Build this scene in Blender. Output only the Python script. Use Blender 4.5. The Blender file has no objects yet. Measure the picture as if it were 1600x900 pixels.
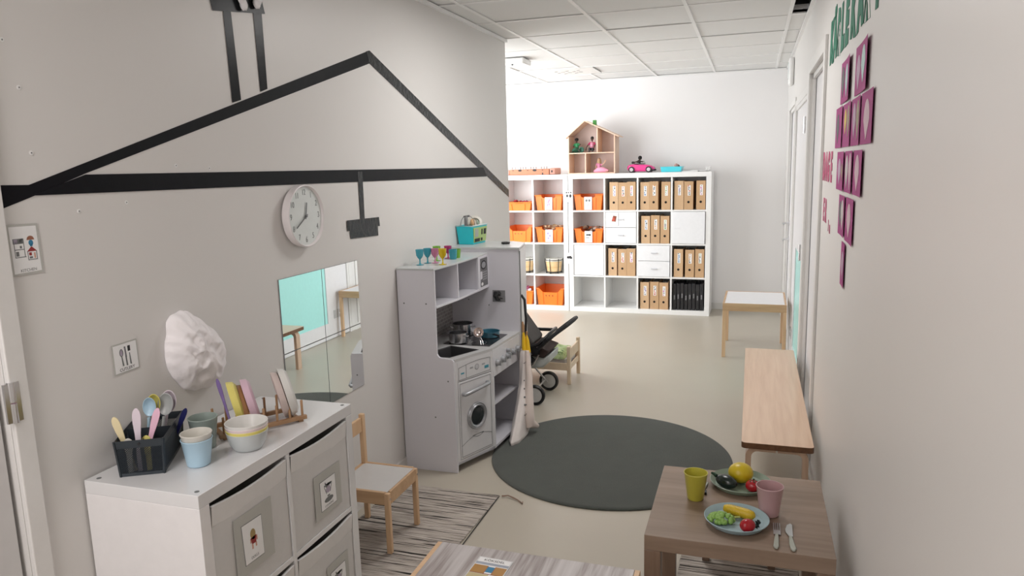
import bpy, math, random
from mathutils import Matrix, Vector, Euler, noise
random.seed(7)
C = bpy.context.scene.collection
V = Vector
# ------------------------------------------------------------ camera, light, exposure
def setup():
    sc = bpy.context.scene
    yaw, pit, rol, h, f = 0.3191, 0.1650, -0.0264, 1.5892, 1139.5
    F = V((-math.sin(yaw)*math.cos(pit), math.cos(yaw)*math.cos(pit), -math.sin(pit)))
    R = V((math.cos(yaw), math.sin(yaw), 0)); U = R.cross(F)
    R2 = R*math.cos(rol)+U*math.sin(rol); U2 = -R*math.sin(rol)+U*math.cos(rol)
    cam = bpy.data.cameras.new('camera'); co = bpy.data.objects.new('camera', cam); C.objects.link(co)
    M = Matrix((R2, U2, -F)).transposed().to_4x4(); M.translation = (0, 0, h); co.matrix_world = M
    cam.sensor_width = 36; cam.lens = f/1600*36; cam.clip_start = 0.02; cam.clip_end = 60
    sc.camera = co
    w = bpy.data.worlds.new('world'); sc.world = w; w.use_nodes = True
    bg = w.node_tree.nodes['Background']; bg.inputs[0].default_value = (0.85, 0.92, 1, 1); bg.inputs[1].default_value = 1.0
    sc.view_settings.view_transform = 'Standard'; sc.view_settings.look = 'None'
    sc.view_settings.gamma = 1; sc.view_settings.use_curve_mapping = False
    sc.view_settings.exposure = 0.55
    sc.cycles.use_denoising = True
    sc.cycles.max_bounces = 8; sc.cycles.diffuse_bounces = 5
    def area(name, loc, rot, sx, sy, power, col, spread=180):
        l = bpy.data.lights.new(name, 'AREA'); l.shape = 'RECTANGLE'; l.size = sx; l.size_y = sy
        l.energy = power; l.color = col; l.spread = math.radians(spread)
        o = bpy.data.objects.new(name, l); C.objects.link(o); o.location = loc; o.rotation_euler = rot
        return o
    # daylight through the play room's window (out of frame, left), facing +x
    area('unseen_window_light', (-4.52, 6.6, 1.5), (0, math.radians(-90), 0), 1.7, 2.0, 52, (0.95, 0.975, 1.0))
    area('unseen_window_light', (-3.35, 5.34, 1.5), (math.radians(90), 0, 0), 1.9, 1.7, 40, (0.97, 0.98, 1.0))  # window light added facing the back wall to light it evenly
    # unseen ceiling panels; the alcove and rug ones are added to lift the light
    area('unseen_panel_light', (-3.7, 6.73, 2.462), (0, 0, 0), 0.56, 0.56, 8, (1.0, 0.97, 0.94))
    area('unseen_panel_light', (-0.7, 3.73, 2.462), (0, 0, 0), 0.56, 0.56, 11, (1.0, 0.975, 0.96))
    area('unseen_panel_light', (-1.3, 0.13, 2.462), (0, 0, 0), 0.56, 0.56, 11, (1.0, 0.95, 0.93))
    # light from an unseen window added behind the camera to brighten the cabinet side
    area('unseen_window_light', (-1.3, -0.60, 1.35), (math.radians(90), 0, 0), 0.6, 1.2, 7, (1.0, 0.90, 0.89))
setup()
# ------------------------------------------------------------ materials
MATS = {}
def mat(name, col, rough=0.5, metal=0.0, var=(30, 0.04), bump=None, coat=0.0, trans=0.0, alpha=None, emit=None, spec=0.5, sheen=0):
    if name in MATS: return MATS[name]
    m = bpy.data.materials.new(name); m.use_nodes = True; nt = m.node_tree; N = nt.nodes; L = nt.links
    b = N['Principled BSDF']; b.inputs['Roughness'].default_value = rough; b.inputs['Metallic'].default_value = metal
    b.inputs['Coat Weight'].default_value = coat; b.inputs['Transmission Weight'].default_value = trans
    b.inputs['Specular IOR Level'].default_value = spec; b.inputs['Sheen Weight'].default_value = sheen
    tc = N.new('ShaderNodeTexCoord'); nz = N.new('ShaderNodeTexNoise'); nz.inputs['Scale'].default_value = var[0]; nz.inputs['Detail'].default_value = 3
    L.new(tc.outputs['Object'], nz.inputs['Vector'])
    mx = N.new('ShaderNodeMix'); mx.data_type = 'RGBA'
    k = var[1]
    mx.inputs[6].default_value = (*[min(1, c*(1-k)) for c in col], 1); mx.inputs[7].default_value = (*[min(1, c*(1+k)) for c in col], 1)
    L.new(nz.outputs['Fac'], mx.inputs[0]); L.new(mx.outputs[2], b.inputs['Base Color'])
    if bump:
        n2 = N.new('ShaderNodeTexNoise'); n2.inputs['Scale'].default_value = bump[0]; n2.inputs['Detail'].default_value = 4
        L.new(tc.outputs['Object'], n2.inputs['Vector'])
        bp = N.new('ShaderNodeBump'); bp.inputs['Strength'].default_value = bump[1]; bp.inputs['Distance'].default_value = bump[2] if len(bump) > 2 else 0.002
        L.new(n2.outputs['Fac'], bp.inputs['Height']); L.new(bp.outputs['Normal'], b.inputs['Normal'])
    if alpha is not None: b.inputs['Alpha'].default_value = alpha
    if emit: b.inputs['Emission Color'].default_value = (*emit[0], 1); b.inputs['Emission Strength'].default_value = emit[1]
    MATS[name] = m; return m
def wood(name, c1, c2, scale=(4, 60, 60), rough=0.45, coat=0.1, planks=None):
    if name in MATS: return MATS[name]
    m = bpy.data.materials.new(name); m.use_nodes = True; nt = m.node_tree; N = nt.nodes; L = nt.links
    b = N['Principled BSDF']; b.inputs['Roughness'].default_value = rough; b.inputs['Coat Weight'].default_value = coat
    tc = N.new('ShaderNodeTexCoord'); mp = N.new('ShaderNodeMapping'); mp.inputs['Scale'].default_value = scale
    nz = N.new('ShaderNodeTexNoise'); nz.inputs['Scale'].default_value = 1; nz.inputs['Detail'].default_value = 5; nz.inputs['Distortion'].default_value = 0.4
    L.new(tc.outputs['Object'], mp.inputs[0]); L.new(mp.outputs[0], nz.inputs['Vector'])
    cr = N.new('ShaderNodeValToRGB'); cr.color_ramp.elements[0].position = 0.3; cr.color_ramp.elements[1].position = 0.7
    cr.color_ramp.elements[0].color = (*c1, 1); cr.color_ramp.elements[1].color = (*c2, 1)
    L.new(nz.outputs['Fac'], cr.inputs[0]); out = cr.outputs[0]
    if planks:
        axis, wd, amt = planks
        sp = N.new('ShaderNodeSeparateXYZ'); L.new(tc.outputs['Object'], sp.inputs[0])
        d = N.new('ShaderNodeMath'); d.operation = 'DIVIDE'; d.inputs[1].default_value = wd; L.new(sp.outputs[axis], d.inputs[0])
        fl = N.new('ShaderNodeMath'); fl.operation = 'FLOOR'; L.new(d.outputs[0], fl.inputs[0])
        wn = N.new('ShaderNodeTexWhiteNoise'); wn.noise_dimensions = '1D'; L.new(fl.outputs[0], wn.inputs['W'])
        mr = N.new('ShaderNodeMapRange'); mr.inputs[3].default_value = 1-amt; mr.inputs[4].default_value = 1+amt; L.new(wn.outputs['Value'], mr.inputs[0])
        vm = N.new('ShaderNodeVectorMath'); vm.operation = 'SCALE'; L.new(out, vm.inputs[0]); L.new(mr.outputs[0], vm.inputs['Scale']); out = vm.outputs[0]
    L.new(out, b.inputs['Base Color'])
    bp = N.new('ShaderNodeBump'); bp.inputs['Strength'].default_value = 0.06; bp.inputs['Distance'].default_value = 0.001
    L.new(nz.outputs['Fac'], bp.inputs['Height']); L.new(bp.outputs[0], b.inputs['Normal'])
    MATS[name] = m; return m
def stripes(name, scale, ramp, rough=0.9, bump=0.5, tint=None):
    """streaky colour bands from a stretched noise"""
    if name in MATS: return MATS[name]
    m = bpy.data.materials.new(name); m.use_nodes = True; nt = m.node_tree; N = nt.nodes; L = nt.links
    b = N['Principled BSDF']; b.inputs['Roughness'].default_value = rough
    tc = N.new('ShaderNodeTexCoord'); mp = N.new('ShaderNodeMapping'); mp.inputs['Scale'].default_value = scale
    nz = N.new('ShaderNodeTexNoise'); nz.inputs['Scale'].default_value = 1; nz.inputs['Detail'].default_value = 3; nz.inputs['Roughness'].default_value = 0.65
    nz.inputs['Distortion'].default_value = 0.15
    L.new(tc.outputs['Object'], mp.inputs[0]); L.new(mp.outputs[0], nz.inputs['Vector'])
    cr = N.new('ShaderNodeValToRGB'); els = cr.color_ramp.elements
    while len(els) < len(ramp): els.new(0.5)
    for e, (p, c) in zip(els, ramp): e.position = p; e.color = (*c, 1)
    L.new(nz.outputs['Fac'], cr.inputs[0]); L.new(cr.outputs[0], b.inputs['Base Color'])
    bp = N.new('ShaderNodeBump'); bp.inputs['Strength'].default_value = bump; bp.inputs['Distance'].default_value = 0.003
    L.new(nz.outputs['Fac'], bp.inputs['Height']); L.new(bp.outputs[0], b.inputs['Normal'])
    MATS[name] = m; return m
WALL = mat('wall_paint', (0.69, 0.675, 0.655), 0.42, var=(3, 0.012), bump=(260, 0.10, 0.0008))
WALLB = mat('brightened_wall_paint', (0.86, 0.85, 0.85), 0.5, var=(3, 0.01), bump=(260, 0.10, 0.0008))  # wall paint lightened to carry the far room's stronger light
FLOORM = mat('linoleum', (0.46, 0.42, 0.35), 0.36, var=(2.5, 0.05), bump=(8, 0.02))
CEIL = mat('ceiling_tile', (0.74, 0.74, 0.73), 0.85, var=(200, 0.03), bump=(300, 0.15, 0.001))
BAR = mat('ceiling_bar', (0.82, 0.82, 0.81), 0.45)
TRIMW = mat('trim_paint', (0.70, 0.69, 0.67), 0.35)
LAM = mat('dimmed_white_laminate', (0.72, 0.72, 0.725), 0.16, var=(5, 0.01), coat=0.3)  # cabinet white, darkened in colour to carry the shade of its top
SHELFW = mat('shelf_laminate', (0.82, 0.82, 0.81), 0.3, var=(5, 0.01))
WHITEP = mat('white_plastic', (0.80, 0.80, 0.79), 0.3)
FABW = mat('box_fabric', (0.62, 0.61, 0.60), 0.75, var=(60, 0.03), bump=(500, 0.15, 0.001))
GREYF = mat('grey_pocket', (0.47, 0.47, 0.44), 0.45, var=(60, 0.04))
PAPER = mat('paper', (0.82, 0.82, 0.82), 0.55)
INK = mat('ink', (0.02, 0.02, 0.022), 0.6)
GREYINK = mat('grey_ink', (0.16, 0.17, 0.17), 0.6)
BLACK = mat('black_plastic', (0.012, 0.012, 0.013), 0.35)
BLACKM = mat('black_tape', (0.006, 0.007, 0.009), 0.3, var=(40, 0.3), bump=(14, 0.10, 0.006), spec=0.12)
STEEL = mat('steel', (0.55, 0.55, 0.56), 0.22, 1.0)
CHROME = mat('chrome', (0.75, 0.75, 0.77), 0.12, 1.0)
BLACKC = mat('crinkled_tape', (0.008, 0.010, 0.012), 0.16, var=(40, 0.3), bump=(38, 0.7, 0.006), spec=0.35)
MESHM = mat('caddy_steel', (0.035, 0.045, 0.055), 0.4, 0.3)
MIRROR = mat('mirror_glass', (0.90, 0.93, 0.93), 0.003, 1.0, var=(1, 0.0))
PINE = wood('pine', (0.62, 0.40, 0.23), (0.72, 0.50, 0.31), (30, 30, 3))
PINEX = wood('pine_apron', (0.50, 0.31, 0.17), (0.62, 0.41, 0.24), (3, 30, 30))
BIRCH = wood('birch_seat', (0.60, 0.40, 0.265), (0.70, 0.50, 0.35), (40, 2.5, 40), rough=0.3, coat=0.3)
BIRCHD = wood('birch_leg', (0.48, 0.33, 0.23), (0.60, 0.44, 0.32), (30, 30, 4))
OAK = wood('oak_foil', (0.21, 0.145, 0.10), (0.29, 0.21, 0.155), (2.2, 26, 26), rough=0.4, planks=(1, 0.105, 0.08))
BAMBOO = wood('bamboo', (0.30, 0.16, 0.075), (0.50, 0.31, 0.17), (14, 14, 14))
DOLLW = wood('dollhouse_wood', (0.72, 0.50, 0.36), (0.82, 0.62, 0.48), (20, 20, 6))
BEDW = wood('bed_wood', (0.66, 0.50, 0.34), (0.76, 0.62, 0.46), (12, 12, 5))
ORANGE = mat('orange_plastic', (0.92, 0.20, 0.02), 0.35)
CARDB = mat('cardboard', (0.52, 0.33, 0.18), 0.7, var=(50, 0.06))
CARDB2 = mat('cardboard_light', (0.60, 0.40, 0.235), 0.7, var=(50, 0.06))
CARDD = mat('cardboard_edge', (0.18, 0.10, 0.05), 0.8)
RUGG = mat('rug_green', (0.046, 0.058, 0.045), 0.95, var=(9, 0.35), bump=(420, 1.0, 0.006), sheen=0.3)
RAG = stripes('rag_weave', (1.6, 88, 1.5), [(0.36, (0.012, 0.012, 0.012)), (0.41, (0.04, 0.035, 0.03)), (0.44, (0.34, 0.30, 0.26)), (0.52, (0.55, 0.50, 0.45)), (0.58, (0.20, 0.17, 0.15)), (0.63, (0.66, 0.61, 0.56)), (0.78, (0.36, 0.32, 0.28))])
WASHW = stripes('whitewashed_boards', (38, 2.0, 3), [(0.25, (0.16, 0.13, 0.12)), (0.42, (0.34, 0.30, 0.29)), (0.52, (0.45, 0.42, 0.415)), (0.7, (0.54, 0.51, 0.505))], rough=0.35, bump=0.08)
KITW = mat('kitchen_mdf', (0.66, 0.655, 0.70), 0.2, var=(5, 0.02), coat=0.25)
KITIN = mat('kitchen_inside', (0.27, 0.26, 0.27), 0.5)
KITF = mat('kitchen_front', (0.64, 0.64, 0.65), 0.3)
COUNTER = mat('counter_grey', (0.50, 0.50, 0.50), 0.3)
HOB = mat('hob_black', (0.015, 0.015, 0.017), 0.12)
SINKM = mat('sink_foil', (0.10, 0.10, 0.105), 0.16, 0.6)
SILV = mat('silver_plastic', (0.38, 0.39, 0.41), 0.3, 0.5)
GLASSD = mat('dark_glass', (0.02, 0.025, 0.027), 0.08)
TILE = None
TEAL = mat('teal_panel', (0.40, 0.78, 0.74), 0.25)
GREENP = mat('green_paper', (0.03, 0.19, 0.12), 0.8)
PURP = mat('purple_paper', (0.36, 0.035, 0.20), 0.75, var=(20, 0.08))
PINKP = mat('pink_paper', (0.52, 0.12, 0.22), 0.8, var=(60, 0.3))
# ------------------------------------------------------------ mesh builder
class MB:
    def __init__(s, T=None): s.v = []; s.f = []; s.m = []; s.T = T
    def add(s, vs, fs, m=0):
        n = len(s.v)
        for p in vs:
            p = V(p); s.v.append(s.T @ p if s.T else p)
        for f in fs: s.f.append([i+n for i in f]); s.m.append(m)
        return s
    def box(s, a, b, m=0):
        x0, y0, z0 = a; x1, y1, z1 = b
        return s.add([(x0,y0,z0),(x1,y0,z0),(x1,y1,z0),(x0,y1,z0),(x0,y0,z1),(x1,y0,z1),(x1,y1,z1),(x0,y1,z1)],
                     [(0,3,2,1),(4,5,6,7),(0,1,5,4),(1,2,6,5),(2,3,7,6),(3,0,4,7)], m)
    def obox(s, c, size, R=None, m=0):
        R = R or Matrix.Identity(3); c = V(c); h = V(size)/2; vs = []
        for dz in (-1, 1):
            for dx, dy in ((-1,-1),(1,-1),(1,1),(-1,1)): vs.append(c + R @ V((dx*h.x, dy*h.y, dz*h.z)))
        return s.add(vs, [(0,3,2,1),(4,5,6,7),(0,1,5,4),(1,2,6,5),(2,3,7,6),(3,0,4,7)], m)
    def beam(s, p0, p1, w, d, up=(0,0,1), m=0):
        p0 = V(p0); p1 = V(p1); z = (p1-p0); L = z.length; z.normalize(); u = V(up)
        if abs(z.dot(u)) > 0.99: u = V((1,0,0))
        x = u.cross(z).normalized(); y = z.cross(x)
        return s.obox((p0+p1)/2, (w, d, L), Matrix((x, y, z)).transposed(), m)
    def cyl(s, p0, p1, r0, r1=None, n=20, m=0, caps=True):
        r1 = r0 if r1 is None else r1
        return s.tube([p0, p1], [r0, r1], n, m, caps)
    def tube(s, pts, r, n=10, m=0, caps=True, closed=False):
        pts = [V(p) for p in pts]; k = len(pts)
        if not hasattr(r, '__len__'): r = [r]*k
        vs = []; prev = None
        for i, p in enumerate(pts):
            if closed: t = pts[(i+1) % k]-pts[i-1]
            else: t = pts[min(i+1, k-1)]-pts[max(i-1, 0)]
            t.normalize()
            if prev is None:
                a = V((0,0,1)) if abs(t.z) < 0.9 else V((1,0,0)); x = a.cross(t).normalized()
            else: x = (prev - t*prev.dot(t)).normalized()
            prev = x; y = t.cross(x)
            for j in range(n):
                a = 2*math.pi*j/n; vs.append(p + (x*math.cos(a)+y*math.sin(a))*r[i])
        fs = []
        for i in range(k if closed else k-1):
            i2 = (i+1) % k
            for j in range(n): j2 = (j+1) % n; fs.append((i*n+j, i*n+j2, i2*n+j2, i2*n+j))
        if caps and not closed: fs.append(tuple(range(n))[::-1]); fs.append(tuple((k-1)*n+j for j in range(n)))
        return s.add(vs, fs, m)
    def lathe(s, prof, c=(0,0,0), n=32, m=0, sx=1, sy=1, R=None, cap0=True, cap1=True):
        c = V(c); R = R or Matrix.Identity(3); vs = []; k = len(prof)
        for (r, z) in prof:
            for j in range(n):
                a = 2*math.pi*j/n; vs.append(c + R @ V((r*sx*math.cos(a), r*sy*math.sin(a), z)))
        fs = []
        for i in range(k-1):
            for j in range(n): j2 = (j+1) % n; fs.append((i*n+j, i*n+j2, (i+1)*n+j2, (i+1)*n+j))
        if cap0: fs.append(tuple(range(n))[::-1])
        if cap1: fs.append(tuple((k-1)*n+j for j in range(n)))
        return s.add(vs, fs, m)
    def prism(s, pts, ext, m=0):
        pts = [V(p) for p in pts]; e = V(ext); n = len(pts)
        nrm = V((0,0,0))
        for i in range(n): nrm += pts[i].cross(pts[(i+1) % n])
        if nrm.dot(e) < 0: pts = pts[::-1]
        return s.add(pts+[p+e for p in pts], [tuple(range(n))[::-1], tuple(range(n, 2*n))]+[(i, (i+1) % n, (i+1) % n+n, i+n) for i in range(n)], m)
    def ell(s, c, r, n=20, k=12, m=0, R=None, fn=None):
        c = V(c); R = R or Matrix.Identity(3); vs = [c+R@V((0,0,-r[2]))]
        for i in range(1, k):
            th = math.pi*i/k
            for j in range(n):
                a = 2*math.pi*j/n; u = V((math.sin(th)*math.cos(a), math.sin(th)*math.sin(a), -math.cos(th)))
                q = V((u.x*r[0], u.y*r[1], u.z*r[2]))
                if fn: q = q*fn(u)
                vs.append(c+R@q)
        vs.append(c+R@V((0,0,r[2]))); fs = []
        for j in range(n): fs.append((0, 1+(j+1) % n, 1+j))
        for i in range(k-2):
            for j in range(n): j2 = (j+1) % n; fs.append((1+i*n+j, 1+i*n+j2, 1+(i+1)*n+j2, 1+(i+1)*n+j))
        T = len(vs)-1; b = 1+(k-2)*n
        for j in range(n): fs.append((b+j, b+(j+1) % n, T))
        return s.add(vs, fs, m)
    def build(s, name, mats, parent=None, world=True, bevel=0, seg=2, smooth=35, sub=0, label=None, kind=None, cat=None, group=None):
        me = bpy.data.meshes.new(name)
        off = V((0,0,0))
        if parent is not None and world: off = parent.matrix_world.translation if False else WORLD.get(parent.name, V((0,0,0)))
        me.from_pydata([tuple(p-off) for p in s.v], [], s.f)
        if not isinstance(mats, (list, tuple)): mats = [mats]
        for q in mats: me.materials.append(q)
        me.polygons.foreach_set('material_index', s.m)
        me.validate(); me.update()
        if smooth:
            me.polygons.foreach_set('use_smooth', [True]*len(me.polygons)); me.set_sharp_from_angle(angle=math.radians(smooth))
        o = bpy.data.objects.new(name, me); C.objects.link(o)
        if parent is not None:
            o.parent = parent
            if world: WORLD[o.name] = off
        if bevel:
            b = o.modifiers.new('bevel', 'BEVEL'); b.width = bevel; b.segments = seg; b.limit_method = 'ANGLE'; b.angle_limit = math.radians(40); b.harden_normals = False
        if sub:
            q = o.modifiers.new('sub', 'SUBSURF'); q.levels = sub; q.render_levels = sub
        tag(o, label, cat, group, kind)
        return o
WORLD = {}
def tag(o, label=None, cat=None, group=None, kind=None):
    if label: o['label'] = label
    if cat: o['category'] = cat
    if group: o['group'] = group
    if kind: o['kind'] = kind
    return o
def thing(name, label, cat, loc=(0,0,0), rz=0, group=None):
    o = bpy.data.objects.new(name, None); C.objects.link(o); o.location = loc; o.rotation_euler = (0,0,rz); o.empty_display_size = 0.05
    WORLD[o.name] = V(loc)
    return tag(o, label, cat, group)
def copy_tree(o, parent=None):
    c = o.copy(); C.objects.link(c)
    if parent is not None: c.parent = parent
    WORLD[c.name] = WORLD.get(o.name, V((0,0,0)))
    for ch in list(o.children): copy_tree(ch, c)
    return c
def txt(name, body, size, M, mt, parent=None, extrude=0.0004, bold=0, off=None, xs=1.0):
    cu = bpy.data.curves.new(name, 'FONT'); cu.body = body; cu.size = size; cu.extrude = extrude; cu.align_x = 'CENTER'; cu.align_y = 'CENTER'; cu.offset = bold
    t = bpy.data.objects.new(name+'_tmp', cu); C.objects.link(t)
    dg = bpy.context.evaluated_depsgraph_get(); dg.update()
    me = bpy.data.meshes.new_from_object(t.evaluated_get(dg)); bpy.data.objects.remove(t)
    me.name = name
    me.transform(M @ Matrix.Diagonal((xs, 1, 1, 1)))
    if off is not None: me.transform(Matrix.Translation(-off))
    me.materials.clear(); me.materials.append(mt)
    o = bpy.data.objects.new(name, me); C.objects.link(o)
    if parent is not None: o.parent = parent
    return o
def frame(origin, xdir, ydir):
    x = V(xdir).normalized(); y = V(ydir).normalized(); z = x.cross(y).normalized()
    M = Matrix((x, y, z)).transposed().to_4x4(); M.translation = V(origin); return M
def struct(name, mb, m, **k): return mb.build(name, m, kind='structure', **k)

XL, XR, YB, ZC = -1.74, 0.32, 8.11, 2.5
# ------------------------------------------------------------ room shell
f = MB(); f.box((-4.7, -2.1, -0.1), (XR+1.2, YB+0.15, 0)); struct('floor', f, FLOORM, smooth=0)
# ceiling: tiles lying in a T-bar grid; one narrow tile by the right wall is missing
cb = MB(); xs = [-4.7, -4.0, -3.4, -2.8, -2.2, -1.6, -1.0, -0.4, 0.2, XR]
ys = [-2.1, -1.37, -0.77, -0.17, 0.43, 1.03, 1.63, 2.23, 2.83, 3.43, 4.03, 4.63, 5.23, 5.83, 6.43, 7.03, 7.63, YB]
hole = None
for i in range(len(xs)-1):
    for j in range(len(ys)-1):
        x0, x1, y0, y1 = xs[i], xs[i+1], ys[j], ys[j+1]
        if i == 8 and abs(y0-4.63) < 0.01:
            cb.box((x0, 5.16, ZC+0.004), (x1, y1, ZC+0.02)); continue
        dz = 0.004 + (0.0025 if (i*7+j*3) % 5 == 0 else 0)
        cb.box((x0+0.003, y0+0.003, ZC+dz), (x1-0.003, y1-0.003, ZC+0.02))
cb.box((-4.8, -2.2, ZC+0.35), (XR+0.1, YB+0.1, ZC+0.4))
struct('ceiling', cb, CEIL, smooth=0)
tb = MB()
for x in xs[1:-1]: tb.box((x-0.011, -2.1, ZC-0.002), (x+0.011, YB, ZC+0.004))
for k, y in enumerate(ys[1:-1]):
    tb.box((-4.7, y-0.009, ZC-0.0015), (0.2, y+0.009, ZC+0.004))
    if abs(y-5.23) > 0.01 : tb.box((0.2, y-0.009, ZC-0.0015), (XR, y+0.009, ZC+0.004))
tb.box((0.2, 5.16, ZC-0.004), (XR, 5.20, ZC+0.05))
struct('trim_1', tb, BAR, smooth=0)
et = MB(); et.box((XL, -2.1, ZC-0.022), (XL+0.02, 5.25, ZC-0.001)); et.box((XR-0.022, -2.1, ZC-0.012), (XR, YB, ZC-0.001)); et.box((-4.7, YB-0.02, ZC-0.012), (XR, YB, ZC-0.001))
struct('trim_2', et, BAR, smooth=0)
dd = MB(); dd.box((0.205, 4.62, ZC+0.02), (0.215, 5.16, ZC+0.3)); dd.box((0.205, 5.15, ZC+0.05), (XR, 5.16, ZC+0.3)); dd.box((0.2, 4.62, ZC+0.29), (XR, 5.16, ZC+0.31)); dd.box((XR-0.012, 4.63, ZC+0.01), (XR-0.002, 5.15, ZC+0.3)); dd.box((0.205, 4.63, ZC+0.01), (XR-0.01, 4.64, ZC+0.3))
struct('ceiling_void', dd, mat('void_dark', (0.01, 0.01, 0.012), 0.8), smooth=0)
# left wall with the near door opening (y 0.35..1.258)
wl = MB(); wl.box((XL-0.2, 1.258, 0), (XL, 5.25, ZC+0.02)); wl.box((XL-0.2, -2.1, 0), (XL, 0.35, ZC+0.02)); wl.box((XL-0.2, 0.35, 2.08), (XL, 1.258, ZC+0.02))
wl.box((-4.7, 5.05, 0), (XL-0.2, 5.25, ZC+0.02))
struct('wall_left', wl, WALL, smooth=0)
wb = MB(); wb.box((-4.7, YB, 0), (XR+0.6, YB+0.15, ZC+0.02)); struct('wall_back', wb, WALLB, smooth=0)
wf = MB(); wf.box((XL-0.2, -0.8, 0), (-1.62, -0.65, ZC+0.02)); wf.box((-0.98, -0.8, 0), (XR+0.2, -0.65, ZC+0.02)); wf.box((-1.62, -0.8, 0), (-0.98, -0.65, 0.7)); wf.box((-1.62, -0.8, 2.0), (-0.98, -0.65, ZC+0.02))
struct('wall_front', wf, WALL, smooth=0)
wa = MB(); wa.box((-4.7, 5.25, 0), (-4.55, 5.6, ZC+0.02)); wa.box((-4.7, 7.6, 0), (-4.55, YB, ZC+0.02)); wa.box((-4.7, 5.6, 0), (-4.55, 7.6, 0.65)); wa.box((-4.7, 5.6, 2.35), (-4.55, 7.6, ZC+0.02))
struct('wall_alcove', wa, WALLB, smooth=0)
def window(n, a, b, axis, yy=-0.73):
    g = MB(); t = 0.05
    if axis == 'x':
        x, (y0, z0), (y1, z1) = -4.64, a, b
        for (p, q) in (((y0, z0), (y1, z0+t)), ((y0, z1-t), (y1, z1)), ((y0, z0), (y0+t, z1)), ((y1-t, z0), (y1, z1)), (((y0+y1)/2-t/2, z0), ((y0+y1)/2+t/2, z1))):
            g.box((x-0.03, p[0], p[1]), (x+0.03, q[0], q[1]))
    else:
        y, (x0, z0), (x1, z1) = yy, a, b
        for (p, q) in (((x0, z0), (x1, z0+t)), ((x0, z1-t), (x1, z1)), ((x0, z0), (x0+t, z1)), ((x1-t, z0), (x1, z1)), (((x0+x1)/2-t/2, z0), ((x0+x1)/2+t/2, z1))):
            g.box((p[0], y-0.03, p[1]), (q[0], y+0.03, q[1]))
    return struct(n, g, TRIMW, smooth=0)
window('window_1', (5.6, 0.65), (7.6, 2.35), 'x'); window('added_window_2', (-1.62, 0.7), (-0.98, 2.0), 'y'); window('added_window_3', (-4.35, 0.6), (-2.35, 2.4), 'y', 5.285)  # second and third are unseen frames added to go with the window lights
# right wall with three door openings
D1, D2, D3 = (3.90, 4.86), (5.02, 6.30), (6.48, 7.40)
wr = MB(); X2 = XR+0.25
for a, b in ((-2.1, D1[0]), (D1[1], D2[0]), (D2[1], D3[0]), (D3[1], YB)): wr.box((XR, a, 0), (X2, b, ZC+0.02))
for d, z in ((D1, 2.09), (D2, 1.99), (D3, 2.03)): wr.box((XR, d[0], z), (X2, d[1], ZC+0.02))
struct('wall_right', wr, WALL, smooth=0)
def casing(n, d, ztop, w=0.07, t=0.014, x=XR, s=-1):
    g = MB(); x0, x1 = sorted((x, x+s*t))
    g.box((x0, d[0]-w, 0), (x1, d[0], ztop+w)); g.box((x0, d[1], 0), (x1, d[1]+w, ztop+w)); g.box((x0, d[0], ztop), (x1, d[1], ztop+w))
    return struct(n, g, TRIMW, bevel=0.003, smooth=0)
casing('trim_3', D1, 2.09); casing('trim_4', D2, 1.99, 0.05, 0.010); casing('trim_5', D3, 2.03, 0.05, 0.010)
PINKW = mat('door_white', (0.72, 0.71, 0.72), 0.35)
def door(n, d, ztop, x, m, leaf_t=0.04):
    g = MB(); g.box((x, d[0]+0.012, 0.008), (x+leaf_t, d[1]-0.012, ztop-0.012)); o = struct(n, g, m, bevel=0.002, smooth=0)
    s = MB(); s.box((x-0.02, d[0]+0.001, 0), (x-0.004, d[0]+0.03, ztop-0.002)); s.box((x-0.02, d[1]-0.03, 0), (x-0.004, d[1]-0.001, ztop-0.002)); s.box((x-0.02, d[0], ztop-0.03), (x-0.004, d[1], ztop-0.002))
    s.build('door_stop', TRIMW, o, smooth=0); return o
def hinge(par, x, y, z, m=CHROME, r=0.008):
    h = MB(); h.cyl((x, y, z-0.052), (x, y, z-0.002), r); h.cyl((x, y, z+0.002), (x, y, z+0.052), r); h.box((x-0.003, y-0.02, z-0.05), (x+0.003, y+0.02, z+0.05))
    h.build('hinge', m, par)
def lever(par, x, y, z, s=-1):
    h = MB(); h.cyl((x, y, z), (x+s*0.05, y, z), 0.009); h.tube([(x+s*0.05, y, z), (x+s*0.055, y-0.03, z), (x+s*0.055, y-0.12, z)], 0.009); h.cyl((x, y, z), (x+s*0.006, y, z), 0.026)
    h.build('door_handle', CHROME, par)
d1 = door('door_1', D1, 2.09, XR+0.03, PINKW)
d2 = door('door_2', D2, 1.99, XR+0.012, TEAL)
g = MB(); g.box((XR+0.004, D2[0]+0.012, 0.005), (XR+0.013, D2[1]-0.012, 0.16)); g.box((XR+0.004, D2[0]+0.012, 0.93), (XR+0.013, 5.90, 1.98)); g.box((XR+0.004, 5.90, 0.16), (XR+0.013, D2[1]-0.012, 1.98)); g.build('kick_and_glare_panel', PINKW, d2, label='white lower and end panels, upper white painted as glare')  # lower and end panels; the upper white stands in for glare on teal
g = MB(); g.box((XR-0.001, 6.0, 0.19), (XR+0.004, 6.08, 0.27)); g.box((XR-0.003, 6.10, 0.19), (XR+0.004, 6.13, 0.22)); g.box((XR-0.003, 6.10, 0.235), (XR+0.004, 6.13, 0.265)); g.build('socket_plate', mat('socket', (0.5, 0.5, 0.5), 0.4), d2)
for z in (1.80, 0.99): hinge(d2, XR-0.012, 5.05, z, r=0.011)
d3 = door('door_3', D3, 2.03, XR+0.02, PINKW)
lever(d3, XR+0.02, 7.30, 1.0); lever(d3, XR+0.02, 7.30, 0.85)
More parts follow.
